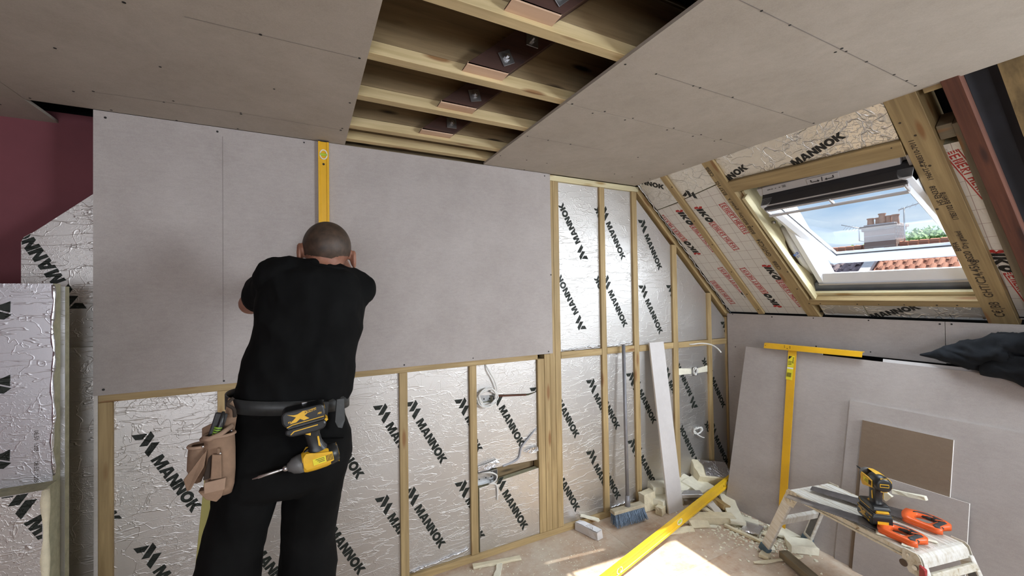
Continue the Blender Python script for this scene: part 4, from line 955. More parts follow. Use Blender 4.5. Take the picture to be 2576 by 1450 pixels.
prism('head_lip', [h0 + V((-.002, 0, .014)), h0 + V((-.002, -.606, .018)), h0 + V((.022, -.606, .018)), h0 + V((.022, 0, .014))], (0, 0, .003), 'yellow_paint', ts)
discs('rivets', [h0 + V((-.0125, -.150 - i * .037, .0 + j * .010)) + V((-.0035, 0, 0)) for i in range(2) for j in range(2)] + [h0 + V((-.0165, -.012, .0)), h0 + V((-.0165, -.168, -.006))], (-1, 0, .25), .0028, 'screw_dark', ts)
lb = a + u * 1.13 + V((-.0045, yt, 0))
def lab(name, y0, y1, s0, s1, mat, d=.0): prism(name, [lb + V((-.0006 - d, y0, 0)) + u * s0, lb + V((-.0006 - d, y1, 0)) + u * s0, lb + V((-.0006 - d, y1, 0)) + u * s1, lb + V((-.0006 - d, y0, 0)) + u * s1], nrm * .0004, mat, ts)
lab('sticker', -.021, .021, -.135, .035, 'label_yellow'); 
prism('sticker_mark', [lb + V((-.0012, .018, 0)) + u * .032, lb + V((-.0012, -.004, 0)) + u * .032, lb + V((-.0012, .010, 0)) + u * .014, lb + V((-.0012, .018, 0)) + u * .010], nrm * .0004, 'label_black', ts)
lab('sticker_panel', -.02, .02, -.058, -.048, 'vial_white', .0006)
for i in range(9): lab('barcode', .018 - i * .0034, .0165 - i * .0034, -.115, -.085, 'label_black', .0006)
for i in range(3): lab('sticker_line', -.006, .017, -.004 - .010 * i, -.0075 - .010 * i, 'label_black', .0006)
mm = Matrix((-u, V((0, -1, 0)), nrm)).transposed().to_4x4(); mm.translation = lb + V((-.0014, -.010, 0)) + u * .026; text_obj('print', 'STANLEY', .0105, 'label_black', ts, mm, .0002, .0003, 0, 1.05)

# ------------------------------------------------------------------ spirit levels
def level(name, M_, ln, label, w=.060, t_=.025, vials=((.5, 0),), mat='yellow_paint'):
    """local: X along the length, Z across the wide face, Y thickness (face towards -Y)"""
    t = tag(empty(name, M_), label, 'spirit level')
    prof = [(-.5, -.5), (.5, -.5), (.5, -.30), (.36, -.26), (.36, .26), (.5, .30), (.5, .5), (-.5, .5), (-.5, .30), (-.36, .26), (-.36, -.26), (-.5, -.30)]
    bm = bmesh.new(); add_poly(bm, [(-ln / 2, py * t_, pz * w) for py, pz in prof], (ln, 0, 0)); link_bm('frame', bm, mat, t)
    for px, tilt in vials:
        x = px * ln
        bm = bmesh.new(); n = 20; sx, sz = (.026, .019) if tilt else (.022, .030)
        if abs(tilt) < .1: sx, sz = .030, .019
        o_ = [(x + sx * math.cos(2 * PI * i / n), -.0107 - .0015, sz * math.sin(2 * PI * i / n)) for i in range(n)]; i_ = [(x + .8 * sx * math.cos(2 * PI * i / n), -.0107 - .0015, .74 * sz * math.sin(2 * PI * i / n)) for i in range(n)]
        ring_prism(bm, o_, i_, (0, .004, 0)); vs = link_bm('vial_surround', bm, 'vial_white', t)
        bm = bmesh.new(); d = V((math.cos(tilt), 0, math.sin(tilt))) * .017; add_tube(bm, [V((x, -.0075, 0)) - d, V((x, -.0075, 0)) + d], .0068, 10); link_bm('vial', bm, 'vial_green', vs)
        prism('vial_backing', [(x + .9 * sx * math.cos(2 * PI * i / n), -.0065, .9 * sz * math.sin(2 * PI * i / n)) for i in range(n)], (0, .002, 0), 'gasket', vs)
    for s in (-1, 1): box('end_cap', (s * (ln / 2 + .002), 0, 0), (.005, t_, w), 'plastic_black', t, bev=.001)
    return t
mm = Matrix.Translation((.0885, -.0135, 2.395 - .60)) @ Matrix.Rotation(-PI / 2, 4, 'Y'); 
lv = level('spirit_level', mm, 1.20, 'yellow spirit level held upright on the plasterboard by the man', .050, .022, ((.445, PI / 2), (0, 0)))
discs('holes', [(.60 - .115, -.0085, 0), (-.05, -.0085, .012)], (0, -1, 0), .006, 'screw_dark', lv)
p0 = V((1.245, -.572, .036)); p1 = V((2.985, -.205, .136)); d = (p1 - p0)
mm = basis(d, V((0, 0, 1))); mm.translation = (p0 + p1) / 2
lv2 = level('spirit_level', mm, d.length, 'long yellow spirit level lying from the sunlit floor up onto the foam scraps', .062, .026, ((.44, PI / 2), (.038, 0), (-.325, PI / 2)), 'yellow_bright')
discs('holes', [(.40 * d.length, -.0098, .0)], (0, -1, 0), .006, 'screw_dark', lv2)

# ------------------------------------------------------------------ broom
br = tag(empty('broom', T(1.992, -.105, 0)), 'broom with a grey pole and blue grey bristles leaning on the studs', 'broom')
mm = Matrix.Translation((0, 0, .098)) @ Matrix.Rotation(-.06, 4, 'Z') @ Matrix.Rotation(.0, 4, 'Y')
bm = bmesh.new(); add_box(bm, (0, 0, 0), (.262, .052, .026), None, .006, 2); link_bm('head', bm, 'broom_wood', br, mm)
tube('pole', [(.006, .004, .10), (.062, .078, 1.222)], .0125, 'broom_grey', br, 12); tube('ferrule', [(.004, .003, .10), (.010, .010, .18)], [.020, .015], 'broom_grey', br, 12)
bm = bmesh.new(); rnd = random.Random(4)
for i in range(34):
    for j in range(5):
        x = -.122 + i * .0073; y = -.020 + j * .010
        for q in range(3):
            fx = x * 1.08 + .006 + rnd.uniform(-.006, .006); fy = y * 1.7 - .018 + rnd.uniform(-.005, .005)
            add_tube(bm, [(x + rnd.uniform(-.002, .002), y, 0), (fx, fy, -.086 + rnd.uniform(0, .006))], [.0022, .0012], 4, False)
link_bm('bristles', bm, 'bristle', br, mm)['kind'] = 'stuff'

# ------------------------------------------------------------------ folding work platform and what lies on it
PF = T(2.556, -1.238, 0, math.atan2(-.134, .61) + PI)   # local y along the deck, x across
PF = T(2.556, -1.238, 0, -.216)
plt = tag(empty('work_platform', PF), 'paint splattered folding aluminium work platform in front of the leaning sheets', 'work platform')
DH = .45; DW = .143; DLn = .312
bm = bmesh.new()
for i in range(6): add_box(bm, (-DW + .024 + i * .0477, 0, DH - .004), (.0457, 2 * DLn - .05, .008), None, .0012)
for i in range(12): add_box(bm, (-DW + .012 + i * .0238, 0, DH + .0005), (.004, 2 * DLn - .05, .002))
link_bm('deck', bm, 'platform_alu', plt)
for s in (-1, 1):
    bm = bmesh.new(); add_box(bm, (s * (DW + .001), 0, DH - .020), (.006, 2 * DLn - .03, .042), None, .0015); add_box(bm, (s * (DW + .004), 0, DH - .004), (.010, 2 * DLn - .03, .006), None, .001); add_box(bm, (s * (DW + .004), 0, DH - .030), (.010, 2 * DLn - .03, .005), None, .001)
    link_bm('side_rail', bm, 'splattered_alu', plt)
for e in (-1, 1):
    pr = [(0, .0), (.018, -.001), (.030, -.010), (.036, -.026), (.040, -.048), (.030, -.050), (.0, -.050)]
    prism('end_cap', [(-DW + .002, e * (DLn - .026 + px), DH + .001 + pz) for px, pz in pr], (2 * DW - .004, 0, 0), 'platform_alu', plt, bev=.001)
    for s in (-1, 1):
        o = [(0, .006), (.05, .006), (.062, -.004), (.078, -.055), (.058, -.088), (.022, -.088), (-.004, -.040)]
        bk = prism('hinge_plate', [(s * (DW + .0085), e * (DLn - .058 + px), DH + pz) for px, pz in o], (s * .004, 0, 0), 'splattered_alu', plt, bev=.0008)
        bm = bmesh.new(); add_tube(bm, [(s * (DW + .012), e * (DLn - .012), DH - .055), (s * (DW + .018), e * (DLn - .012), DH - .055)], .010, 10); add_tube(bm, [(s * (DW + .012), e * (DLn - .036), DH - .014), (s * (DW + .016), e * (DLn - .036), DH - .014)], .005, 8); link_bm('rivet', bm, 'galvanised', bk)
        top = V((s * (DW - .002), e * (DLn - .004), DH - .045)); bot = V((s * (DW + (.030 if s < 0 else .008)), e * (DLn + .140), .036))
        ax = (bot - top).normalized()
        leg = beam('leg', top, bot, .052, .022, 'platform_alu', plt, (1, 0, 0), .003)
        bm = bmesh.new(); add_box(bm, (0, 0, 0), ((bot - top).length - .08, .034, .0026)); gro = link_bm('groove', bm, 'nose_grey', leg, Matrix.Translation((0, 0, -s * .0105)))
        mm = basis(ax, V((1, 0, 0))); mm.translation = bot + ax * .006
        bm = bmesh.new(); add_box(bm, (0, 0, 0), (.046, .060, .032), None, .004, 2); link_bm('foot', bm, 'rubber_blue', leg, leg.matrix_basis.inverted() @ mm)
    zz = .235; tt = (DH - .045 - zz) / (DH - .045 - .036); yy = e * (DLn - .004 + .144 * tt); xx = DW - .002 + .032 * tt
    beam('cross_bar', (-xx, yy, zz), (xx, yy, zz), .044, .026, 'platform_alu', plt, (0, e * .95, .3), .003)
    if e < 0:
        beam('cross_bar', (-DW + .01, e * (DLn + .030), DH - .075), (DW - .01, e * (DLn + .030), DH - .075), .03, .022, 'splattered_alu', plt, (0, -1, .3), .003)
prism('latch', [(-DW - .004, -DLn - .006, DH - .030), (-DW - .004, -DLn - .026, DH - .042), (-DW - .004, -DLn - .030, DH - .085), (-DW - .004, -DLn - .022, DH - .118), (-DW - .004, -DLn - .008, DH - .118), (-DW - .004, -DLn - .006, DH - .095)], (-.018, 0, 0), 'red_plastic', plt, bev=.003)
bm = bmesh.new(); add_tube(bm, [(-DW - .012, -DLn + .055, DH - .060), (-DW - .016, -DLn + .055, DH - .060)], .015, 16); link_bm('pivot', bm, 'bark', plt)
# faded markings on the far left leg
leg0 = [c for c in plt.children if c.name.startswith('leg')]
l_ = max((c for c in leg0 if c.matrix_basis.translation.x < 0), key=lambda c: c.matrix_basis.translation.y)
mm = Matrix.Translation((-.07, -.004, .0112)); 

def mark(s_, size, par, x, y, z, side, mat='plastic_black', rot=0):
    ux = V((side, 0, 0)); uz = V((0, -side * -1 if False else (1 if side < 0 else -1), 0)); uy = uz.cross(ux)
    mm = Matrix((ux, uy, uz)).transposed().to_4x4(); mm.translation = V((x, y, z)); return text_obj('print', s_, size, mat, par, mm @ Matrix.Rotation(rot, 4, 'Z'), .0002, .0003)
def driver(name, M_, label, sc=1.0, bit=.085, cat='impact driver'):
    """stands on its battery; head points to +X; side faces are +-Y"""
    t = tag(empty(name, M_ @ Matrix.Scale(sc, 4)), label, cat)
    def pp(n, pts, hy, mat, par=t, bev=.004, yc=0): return prism(n, [(x, yc - hy, z) for x, z in pts], (0, 2 * hy, 0), mat, par, bev=bev, smooth=False)
    bt = pp('battery', [(-.050, .004), (.056, .0), (.066, .010), (.068, .036), (.060, .050), (-.052, .052), (-.058, .040), (-.058, .012)], .037, 'plastic_black', bev=.006)
    pp('battery_step', [(-.054, .050), (.058, .050), (.054, .058), (-.050, .058)], .031, 'plastic_dark', bt, .002)
    ft = pp('foot', [(-.052, .058), (.062, .058), (.066, .072), (.050, .084), (-.020, .090), (-.046, .086), (-.056, .072)], .033, 'plastic_black', bev=.006)
    for s in (-1, 1):
        def flat(n, pts, mat, y, par): return prism(n, [(x, s * y, z) for x, z in pts], (0, s * .0008, 0), mat, par)
        flat('side_label', [(-.034, .010), (-.010, .012), (.004, .010), (.020, .016), (.030, .016), (.048, .010), (.026, .024), (.046, .040), (.028, .040), (.016, .032), (.006, .040), (-.010, .038), (.002, .026), (-.008, .020), (-.034, .018)], 'tool_yellow', .0371, bt)
        flat('side_stripe', [(-.052, .046), (.040, .046), (.056, .050), (.056, .0475), (.040, .0435), (-.052, .0435)], 'tool_yellow', .0371, bt)
        flat('foot_stripe', [(-.030, .066), (.040, .066), (.050, .074), (.050, .0765), (.038, .069), (-.030, .069)], 'tool_yellow', .0331, ft)
    for s in (-1, 1):
        mark('DEWALT', .0085, bt, (-.034 if s < 0 else .010) , s * .0382, .0125, -s * 1 if s < 0 else -1)
        mark('18V', .008, bt, (-.048 if s < 0 else -.030), s * .0376, .028, -s if s < 0 else -1, 'tool_yellow'); mark('XR 4.0', .007, bt, (.030 if s < 0 else .052), s * .0376, .032, -s if s < 0 else -1, 'tool_yellow')
    prism('battery_badge', [(-.0582, -.020, .014), (-.0582, .020, .014), (-.0582, .020, .026), (-.0582, -.020, .026)], (-.0008, 0, 0), 'tool_yellow', bt)
    prism('release_tab', [(-.056, -.024, .056), (-.056, .024, .056), (-.062, .022, .064), (-.062, -.022, .064), ], (.010, 0, .006), 'tool_yellow', bt, bev=.001)
    # handle: loft of rounded sections
    bm = bmesh.new(); rings = []
    for z, xc, a, b in ((.078, -.006, .036, .026), (.090, -.008, .026, .0215), (.105, -.008, .0225, .0195), (.125, -.010, .0225, .0195), (.142, -.014, .025, .0205), (.156, -.016, .033, .023), (.170, -.014, .042, .026)):
        rings.append(ell((xc, 0, z), a, b, 20, 2.6))
    loft(bm, rings); gr = link_bm('handle', bm, 'plastic_black', t, smooth=True)
    for s in (-1, 1):
        prism('handle_stripe', [(-.026, s * .0190, .108), (-.021, s * .0195, .108), (-.020, s * .0200, .138), (-.026, s * .0198, .144)], (0, s * .0012, 0), 'tool_yellow', gr)
        prism('handle_stripe', [(-.006, s * .0205, .086), (.010, s * .020, .086), (.010, s * .020, .090), (-.002, s * .0205, .098), (-.004, s * .0205, .098)], (0, s * .0016, 0), 'tool_yellow', gr)
    prism('trigger', [(.010, -.009, .142), (.026, -.009, .150), (.028, -.009, .158), (.020, -.009, .170), (.008, -.009, .170)], (0, .018, 0), 'plastic_black', t, bev=.003)
    bm = bmesh.new(); rings = []
    for x, r_, rz_ in ((-.074, .022, .022), (-.070, .030, .030), (-.052, .0335, .034), (-.030, .034, .035), (-.010, .034, .035)): rings.append([V((x, r_ * math.cos(2 * PI * k / 20), .184 + rz_ * math.sin(2 * PI * k / 20))) for k in range(20)])
    loft(bm, rings); hd = link_bm('motor_housing', bm, 'plastic_black', t, smooth=True)
    bm = bmesh.new(); rings = []
    for x, r_, rz_ in ((-.046, .0345, .0335), (-.030, .0352, .0355), (.004, .0345, .0355), (.026, .0315, .034), (.034, .030, .031)): rings.append([V((x, r_ * math.cos(2 * PI * k / 20), .184 + rz_ * math.sin(2 * PI * k / 20))) for k in range(4, 17 + 4)])
    R = [[bm.verts.new(p) for p in r] for r in rings]
    for i in range(len(R) - 1):
        for k in range(len(R[0]) - 1):
            if k in (0,): pass
            bm.faces.new((R[i][k], R[i][k + 1], R[i + 1][k + 1], R[i + 1][k]))
    link_bm('yellow_shell', bm, 'tool_yellow', t, smooth=True)
    for s in (-1, 1):
        sh = prism('side_shell', [(-.056, s * .0335, .166), (-.030, s * .034, .160), (-.012, s * .034, .156), (.006, s * .033, .150), (.020, s * .031, .148), (.030, s * .031, .160), (.032, s * .031, .188), (.026, s * .031, .200), (-.030, s * .033, .200), (-.056, s * .0325, .196)], (0, s * .0035, 0), 'tool_yellow', t, bev=.001)
        prism('rating_label', [(-.034, s * .0368, .172), (.004, s * .0368, .172), (.004, s * .0368, .192), (-.034, s * .0368, .192)], (0, s * .0006, 0), 'label_yellow', sh)
        for r_ in range(3): prism('label_text', [(-.030, s * .0375, .175 + r_ * .005), (-.004 - .004 * r_, s * .0375, .175 + r_ * .005), (-.004 - .004 * r_, s * .0375, .1768 + r_ * .005), (-.030, s * .0375, .1768 + r_ * .005)], (0, s * .0003, 0), 'ink_stamp', sh)
        for v_ in range(5): prism('vent', [(-.054 + v_ * .0042, s * .0365, .172), (-.0522 + v_ * .0042, s * .0365, .172), (-.0522 + v_ * .0042, s * .0365, .192), (-.054 + v_ * .0042, s * .0365, .192)], (0, s * .001, 0), 'plastic_black', sh)
    prism('rear_badge', [(-.0745, -.016, .177), (-.0745, .016, .177), (-.0745, .016, .191), (-.0745, -.016, .191)], (-.0006, 0, 0), 'tool_yellow', hd)
    prism('rear_badge', [(-.0755, -.014, .180), (-.0755, .014, .180), (-.0755, .014, .188), (-.0755, -.014, .188)], (-.0006, 0, 0), 'plastic_black', hd)
    for q in range(3): 
        for s in (-1, 1): prism('vent', [(-.0700, -.012, .184 + s * (.022 + q * .003)), (-.0700, .012, .184 + s * (.022 + q * .003)), (-.0690, .012, .1852 + s * (.022 + q * .003)), (-.0690, -.012, .1852 + s * (.022 + q * .003))], (-.002, 0, 0), 'tool_yellow', hd)
    bm = bmesh.new(); rings = []
    for x, r_ in ((.030, .0305), (.048, .029), (.064, .024), (.072, .016), (.078, .013)): rings.append([V((x, r_ * math.cos(2 * PI * k / 20), .184 + r_ * math.sin(2 * PI * k / 20))) for k in range(20)])
    loft(bm, rings); link_bm('nose', bm, 'nose_grey', t, smooth=True)
    tube('collar', [(.076, 0, .184), (.088, 0, .184), (.092, 0, .184)], [.010, .0095, .006], 'steel', t, 12)
    if bit > .05: tube('bit', [(.090, 0, .184), (.094 + bit * .15, 0, .184), (.094 + bit * .8, 0, .184), (.094 + bit * .82, 0, .184), (.094 + bit, 0, .184)], [.0035, .0048, .0048, .003, .0016], 'steel', t, 8)
    else: tube('bit', [(.090, 0, .184), (.094 + bit * .7, 0, .184), (.094 + bit, 0, .184)], [.004, .0038, .001], 'plastic_black', t, 8)
    return t
DZ = DH + .0025
driver('drill_driver', T(2.480, -1.305, DZ + .013, math.radians(48)), 'black and yellow cordless driver standing on the work platform', 1.12, .045, 'cordless driver')

def saw(name, M_, label, ln=.40, clean=0):
    """flat hand saw: blade along -X from the handle at the origin; lies in the XY plane"""
    t = tag(empty(name, M_), label, 'hand saw')
    prism('blade', [(0.02, .048, .013), (-ln, .022, .006), (-ln - .004, .014, .006), (-ln, -.030, .006), (.02, -.052, .013)], (0, 0, .0014), 'saw_steel', t)
    bm = bmesh.new(); n = 42
    for i in range(n):
        x = -ln + (ln - .01) * i / n; y = -.030 - .020 * i / n
        z = .006 + .007 * i / n; w_ = (ln - .01) / n
        add_poly(bm, [(x, y, z), (x + w_, y, z), (x + w_ / 2, y - .005, z)], (0, 0, .0014))
    link_bm('teeth', bm, 'saw_steel', t)['kind'] = 'stuff'
    outer = catmull([(-.012, .050, 0), (.040, .060, 0), (.095, .052, 0), (.135, .030, 0), (.150, .004, 0), (.135, -.018, 0), (.120, -.040, 0), (.128, -.064, 0), (.108, -.078, 0), (.070, -.070, 0), (.020, -.060, 0), (-.010, -.048, 0), (-.020, .0, 0), (-.012, .050, 0)], 3)[:-1]
    inner = catmull([(.030, .026, 0), (.050, .034, 0), (.078, .032, 0), (.098, .020, 0), (.104, .004, 0), (.098, -.014, 0), (.088, -.030, 0), (.080, -.044, 0), (.066, -.046, 0), (.046, -.040, 0), (.032, -.032, 0), (.026, -.018, 0), (.024, .006, 0), (.030, .026, 0)], 3)[:-1]
    bm = bmesh.new(); ring_prism(bm, outer, inner, (0, 0, .024)); 
    bmesh.ops.bevel(bm, geom=[e for e in bm.edges if abs(e.verts[0].co.z - e.verts[1].co.z) < 1e-6 and len(e.link_faces) == 2 and e.calc_face_angle(0) > 1.2], offset=.005, segments=2, affect='EDGES', profile=.5)
    h = link_bm('handle', bm, 'orange_plastic', t, Matrix.Translation((0, 0, .002)), smooth=True)
    bm = bmesh.new(); rings = []
    for x, y, a, b in ((.088, .040, .012, .016), (.108, .026, .020, .017), (.122, .004, .021, .0175), (.112, -.022, .020, .0175), (.104, -.046, .019, .017), (.112, -.066, .016, .015)):
        rings.append([V((x + a * math.cos(2 * PI * k / 12), y + .3 * a * math.cos(2 * PI * k / 12), .014 + b * math.sin(2 * PI * k / 12))) for k in range(12)])
    loft(bm, rings); link_bm('grip', bm, 'plastic_dark', t, smooth=True)
    bm = bmesh.new(); rings = []
    for x, y, a, b in ((.018, .034, .012, .0155), (.034, .044, .012, .016), (.062, .046, .013, .016), (.084, .038, .010, .015)):
        rings.append([V((x + .2 * a * math.cos(2 * PI * k / 12), y + a * math.cos(2 * PI * k / 12), .014 + b * math.sin(2 * PI * k / 12))) for k in range(12)])
    loft(bm, rings); link_bm('grip', bm, 'plastic_dark', t, smooth=True)
    prism('grip_badge', [(.096, -.004, .0318), (.128, .010, .0318), (.130, .016, .0318), (.098, .004, .0318)], (0, 0, .0006), 'orange_plastic', t)
    return t
saw('hand_saw', T(2.441, -1.352, DZ + .003, math.radians(-80.5)), 'nearer hand saw with an orange and black handle on the platform', .40)
saw('hand_saw', T(2.655, -1.365, DZ + .010, math.radians(-78.5), math.radians(3)), 'far hand saw with dusty blade, its orange handle overhanging the platform edge', .395)

# ------------------------------------------------------------------ foam offcuts, chips and scraps
def chunk(name, c, s, rz=0, ry=0, rx=0, mat='foam', label='', cat='foam offcut', taper=(1, 1), seed=None, foil=None, bend=0, chip=.06, group=None):
    """irregular cut block: box, tapered, with knocked corners"""
    rnd = random.Random(seed if seed is not None else int(abs(c[0] * 1000 + c[1] * 777)))
    bm = bmesh.new(); add_box(bm, (0, 0, 0), s)
    bmesh.ops.subdivide_edges(bm, edges=[e for e in bm.edges if e.calc_length() > .6 * max(s)], cuts=3, use_grid_fill=True)
    mx_ = max(s)
    for v in bm.verts:
        t = v.co.x / s[0] + .5; k = taper[0] * (1 - t) + taper[1] * t
        v.co.y *= k; v.co.z += bend * (v.co.x / s[0]) ** 2 * 4
        v.co += V((rnd.uniform(-1, 1) * .006, rnd.uniform(-1, 1) * .0045, rnd.uniform(-1, 1) * .0018)) * min(1, mx_ / .15)
    bmesh.ops.bevel(bm, geom=bm.edges[:], offset=.0015, segments=1, affect='EDGES')
    o = link_bm(name, bm, mat, None, T(c[0], c[1], c[2], rz, rx, ry)); tag(o, label, cat, group or ('foam offcuts and scraps in the corner and round the platform' if cat == 'foam offcut' else None))
    if foil:
        pts = [(-s[0] * .49 * foil[0], -s[1] * .46, s[2] / 2 + .003), (s[0] * .49, -s[1] * .48, s[2] / 2 + .003), (s[0] * .50, s[1] * .48, s[2] / 2 + .003), (-s[0] * .30, s[1] * .49, s[2] / 2 + .003), (-s[0] * .38 * foil[0], s[1] * .1, s[2] / 2 + .005)]
        prism('foil_face', pts, (0, 0, .0015), 'foil_scrap', o)
    return o
FC = [
 ((2.235, -.045, .066), (.115, .060, .128), .05, 0, 0, 'foam', 'square foam block standing against the stud beside the broom head', {}),
 ((2.275, -.135, .028), (.055, .050, .056), .3, 0, 0, 'foam', 'small foam cube in front of the square block', {}),
 ((2.385, -.02, .115), (.16, .09, .06), -.2, .15, .2, 'foam_pale', 'pale foam piece behind the plasterboard strip, top left of the heap', {}),
 ((2.345, -.075, .045), (.14, .10, .08), .3, 0, 0, 'foam_pale', 'pale foam piece low behind the plasterboard strip', {}),
 ((2.625, -.04, .085), (.22, .11, .05), .25, -.10, .2, 'foam_pale', 'pale foam piece right behind the foot of the strip', {}),
 ((2.555, -.150, .082), (.20, .055, .026), -.45, .0, .1, 'foil_flat', 'thin foil faced foam slat lying across the back of the heap', {}),
 ((2.49, -.10, .05), (.08, .055, .095), .2, 0, 0, 'foam_pale', 'upright pale foam stub beside the foot of the strip', {}),
 ((2.715, -.095, .085), (.19, .165, .045), .15, 0, .22, 'foam_pale', 'broad pale foam slab sloping down under the big foil faced chunk', {}),
 ((2.487, -.368, .026), (.34, .075, .050), -.54, 0, 0, 'foam', 'long thick foam bar across the front of the heap', {}),
 ((2.738, -.352, .040), (.44, .095, .024), .82, -.03, 0, 'foam_pale', 'long pale foam slat leaning beside the large grey sheet', {}),
 ((2.610, -.325, .040), (.19, .065, .013), 1.13, -.08, .1, 'plaster_core', 'short plasterboard strip lying under the long spirit level', {}),
 ((2.553, -.290, .036), (.15, .045, .018), 1.46, 0, .2, 'foam', 'narrow foam slat fanned out left of the plasterboard strip in the heap', {}),
 ((2.700, -.285, .048), (.17, .05, .034), 1.31, 0, .2, 'stud_wood', 'short timber batten end in the middle of the heap', {}),
 ((2.385, -.372, .014), (.125, .055, .022), -.42, 0, .5, 'foam', 'foam slip propped against the front of the long thick bar', {}),
 ((2.445, -.418, .006), (.07, .025, .010), -.5, 0, 0, 'foam_pale', 'tiny pale foam slip at the end of the propped slip', {}),
 ((2.215, -.355, .010), (.20, .040, .014), -.30, 0, .3, 'foam', 'tapering foam splinter on the floor left of the long bar', {}),
 ((2.60, -.445, .010), (.14, .045, .014), -.9, 0, 0, 'foam_pale', 'pale foam wedge at the foot of the long leaning slat', {}),
 ((2.72, -.50, .012), (.12, .055, .018), -1.1, 0, 0, 'foam_pale', 'flat pale foam flake touching the base of the large sheet', {}),
 ((2.545, -.590, .012), (.26, .020, .018), -1.45, 0, 0, 'foam', 'thin foam stick running up to the platform foot', {}),
 ((2.645, -.575, .018), (.16, .10, .012), .4, .1, 0, 'foil_scrap', 'crumpled scrap of foil lying among the chips', {}),
 ((2.765, -.705, .022), (.17, .09, .018), -.5, .12, .1, 'foam_pale', 'curved broken foam shell under the cross bar of the platform', dict(bend=.01)),
 ((2.70, -.660, .014), (.13, .06, .012), .2, .1, 0, 'foam', 'foam flake under the platform beside the curved shell', {}),
 ((2.715, -.838, .024), (.150, .100, .046), -.75, 0, 0, 'foam_pale', 'chunky white foam block beside the rear foot of the platform', {}),
 ((2.475, -.835, .008), (.31, .016, .012), -.32, 0, 0, 'foam', 'long thin foam sliver on the floor in front of the platform', dict(bend=.002)),
 ((2.455, -.775, .012), (.07, .05, .020), .3, 0, 0, 'foam', 'rounded foam lump just in front of the near left platform foot', {}),
 ((2.55, -.735, .012), (.09, .06, .018), .8, 0, 0, 'foam_pale', 'broken foam bit just behind the left platform foot', {}),
 ((1.005, -.068, .008), (.29, .030, .012), -.22, 0, 0, 'foam', 'long foam splinter on the floor against the sole plate', {}),
 ((.985, -.135, .006), (.13, .032, .009), .95, 0, 0, 'foam_pale', 'short pointed foam chip on the floor near the long splinter', {}),
 ((1.745, .0, .047), (.13, .030, .012), -.55, .25, 0, 'foam_pale', 'broken foam shard resting on the sole plate left of the broom', {}),
]
for i, (c, s, rz, ry, rx, mat, lab_, kw) in enumerate(FC):
    chunk({'stud_wood': 'timber_offcut', 'plaster_core': 'plasterboard_scrap', 'foil_scrap': 'foil_scrap'}.get(mat, 'foam_offcut'), c, s, rz, ry, rx, mat, lab_, {'stud_wood': 'timber offcut', 'plaster_core': 'plasterboard scrap', 'foil_scrap': 'foil scrap'}.get(mat, 'foam offcut'), seed=i, **kw)
chunk('foam_offcut', (2.900, -.070, .135), (.28, .17, .095), -.45, .12, .42, 'foam', 'big foam chunk with a torn shiny foil face on top of the heap', seed=77, foil=(.6,))
chunk('foam_offcut', (1.668, -.085, .026), (.185, .052, .050), math.radians(-73), 0, 0, 'white_board', 'oblong white faced foam block on the floor left of the broom', seed=78, foil=(1,))
tag(box('timber_offcut', (2.475, -.975, .030), (.30, .055, .040), 'grey_wood', None, None, .002), 'sawn timber offcut on the floor in front of the platform', 'timber offcut').rotation_euler = (0, 0, math.radians(-112))
chunk('foam_offcut', (2.415, -1.395, DZ + .006), (.115, .05, .006), -1.2, 0, .1, 'foam_pale', 'thin pale foam flake on the deck under the nearer saw handle', seed=80)
chunk('foam_offcut', (2.395, -1.455, DZ + .004), (.05, .04, .005), .3, 0, 0, 'foam_pale', 'small pale foam flake at the near end of the deck', seed=81)
chunk('foam_offcut', (2.505, -1.47, DZ + .004), (.10, .018, .006), -1.1, 0, 0, 'foam_pale', 'narrow foam sliver on the deck beside the nearer saw', seed=82)
chunk('foam_offcut', (2.87, -1.18, .452), (.02, .075, .045), 0, 0, .6, 'foam_pale', 'curved pale foam flake caught behind the platform against the sheet', seed=83, bend=.01)
chunk('foam_offcut', (2.842, -1.31, .498), (.014, .14, .020), 0, 0, -.15, 'foam_pale', 'upper pale foam flake caught between the offcut sheet and the platform', seed=84, bend=.01)
# crumbs and flakes over the floor: uncountable
bm = bmesh.new(); rnd = random.Random(11)
def crumb(x, y, s):
    h = s * rnd.uniform(.2, .5); a = rnd.random() * 6.28; n = rnd.choice((3, 4, 5)); pts = [V((x + s * rnd.uniform(.5, 1) * math.cos(a + 2 * PI * k / n), y + s * rnd.uniform(.5, 1) * math.sin(a + 2 * PI * k / n), .0004)) for k in range(n)]
    lo = [bm.verts.new(p) for p in pts]; hi = [bm.verts.new(p * .9 + V((x, y, 0)) * .1 + V((0, 0, h))) for p in pts]
    bm.faces.new(hi)
    for k in range(n): bm.faces.new((lo[k], lo[(k + 1) % n], hi[(k + 1) % n], hi[k]))
for i in range(1500):
    q = rnd.random()
    if q < .42: x, y, s = rnd.gauss(2.62, .16), rnd.gauss(-.50, .17), rnd.uniform(.003, .013)
    elif q < .70: x, y, s = rnd.uniform(.7, 1.7), rnd.gauss(-.20, .16), rnd.uniform(.0015, .006)
    else: x, y, s = rnd.uniform(.6, 2.75), rnd.uniform(-1.2, -.03), rnd.uniform(.001, .0055)
    if y > -.035 or x > 2.79: continue
    crumb(x, y, s)
tag(link_bm('foam_crumbs', bm, 'foam_pale'), 'pale foam crumbs and flakes scattered over the floor', 'crumbs', kind='stuff')
bm = bmesh.new()
for i in range(240):
    x, y, s = rnd.gauss(2.66, .10), rnd.gauss(-.60, .14), rnd.uniform(.006, .020)
    if x > 2.79 or y > -.05: continue
    crumb(x, y, s)
tag(link_bm('foam_flakes', bm, 'foam_pale'), 'drift of larger foam flakes between the heap and the platform', 'flakes', kind='stuff')
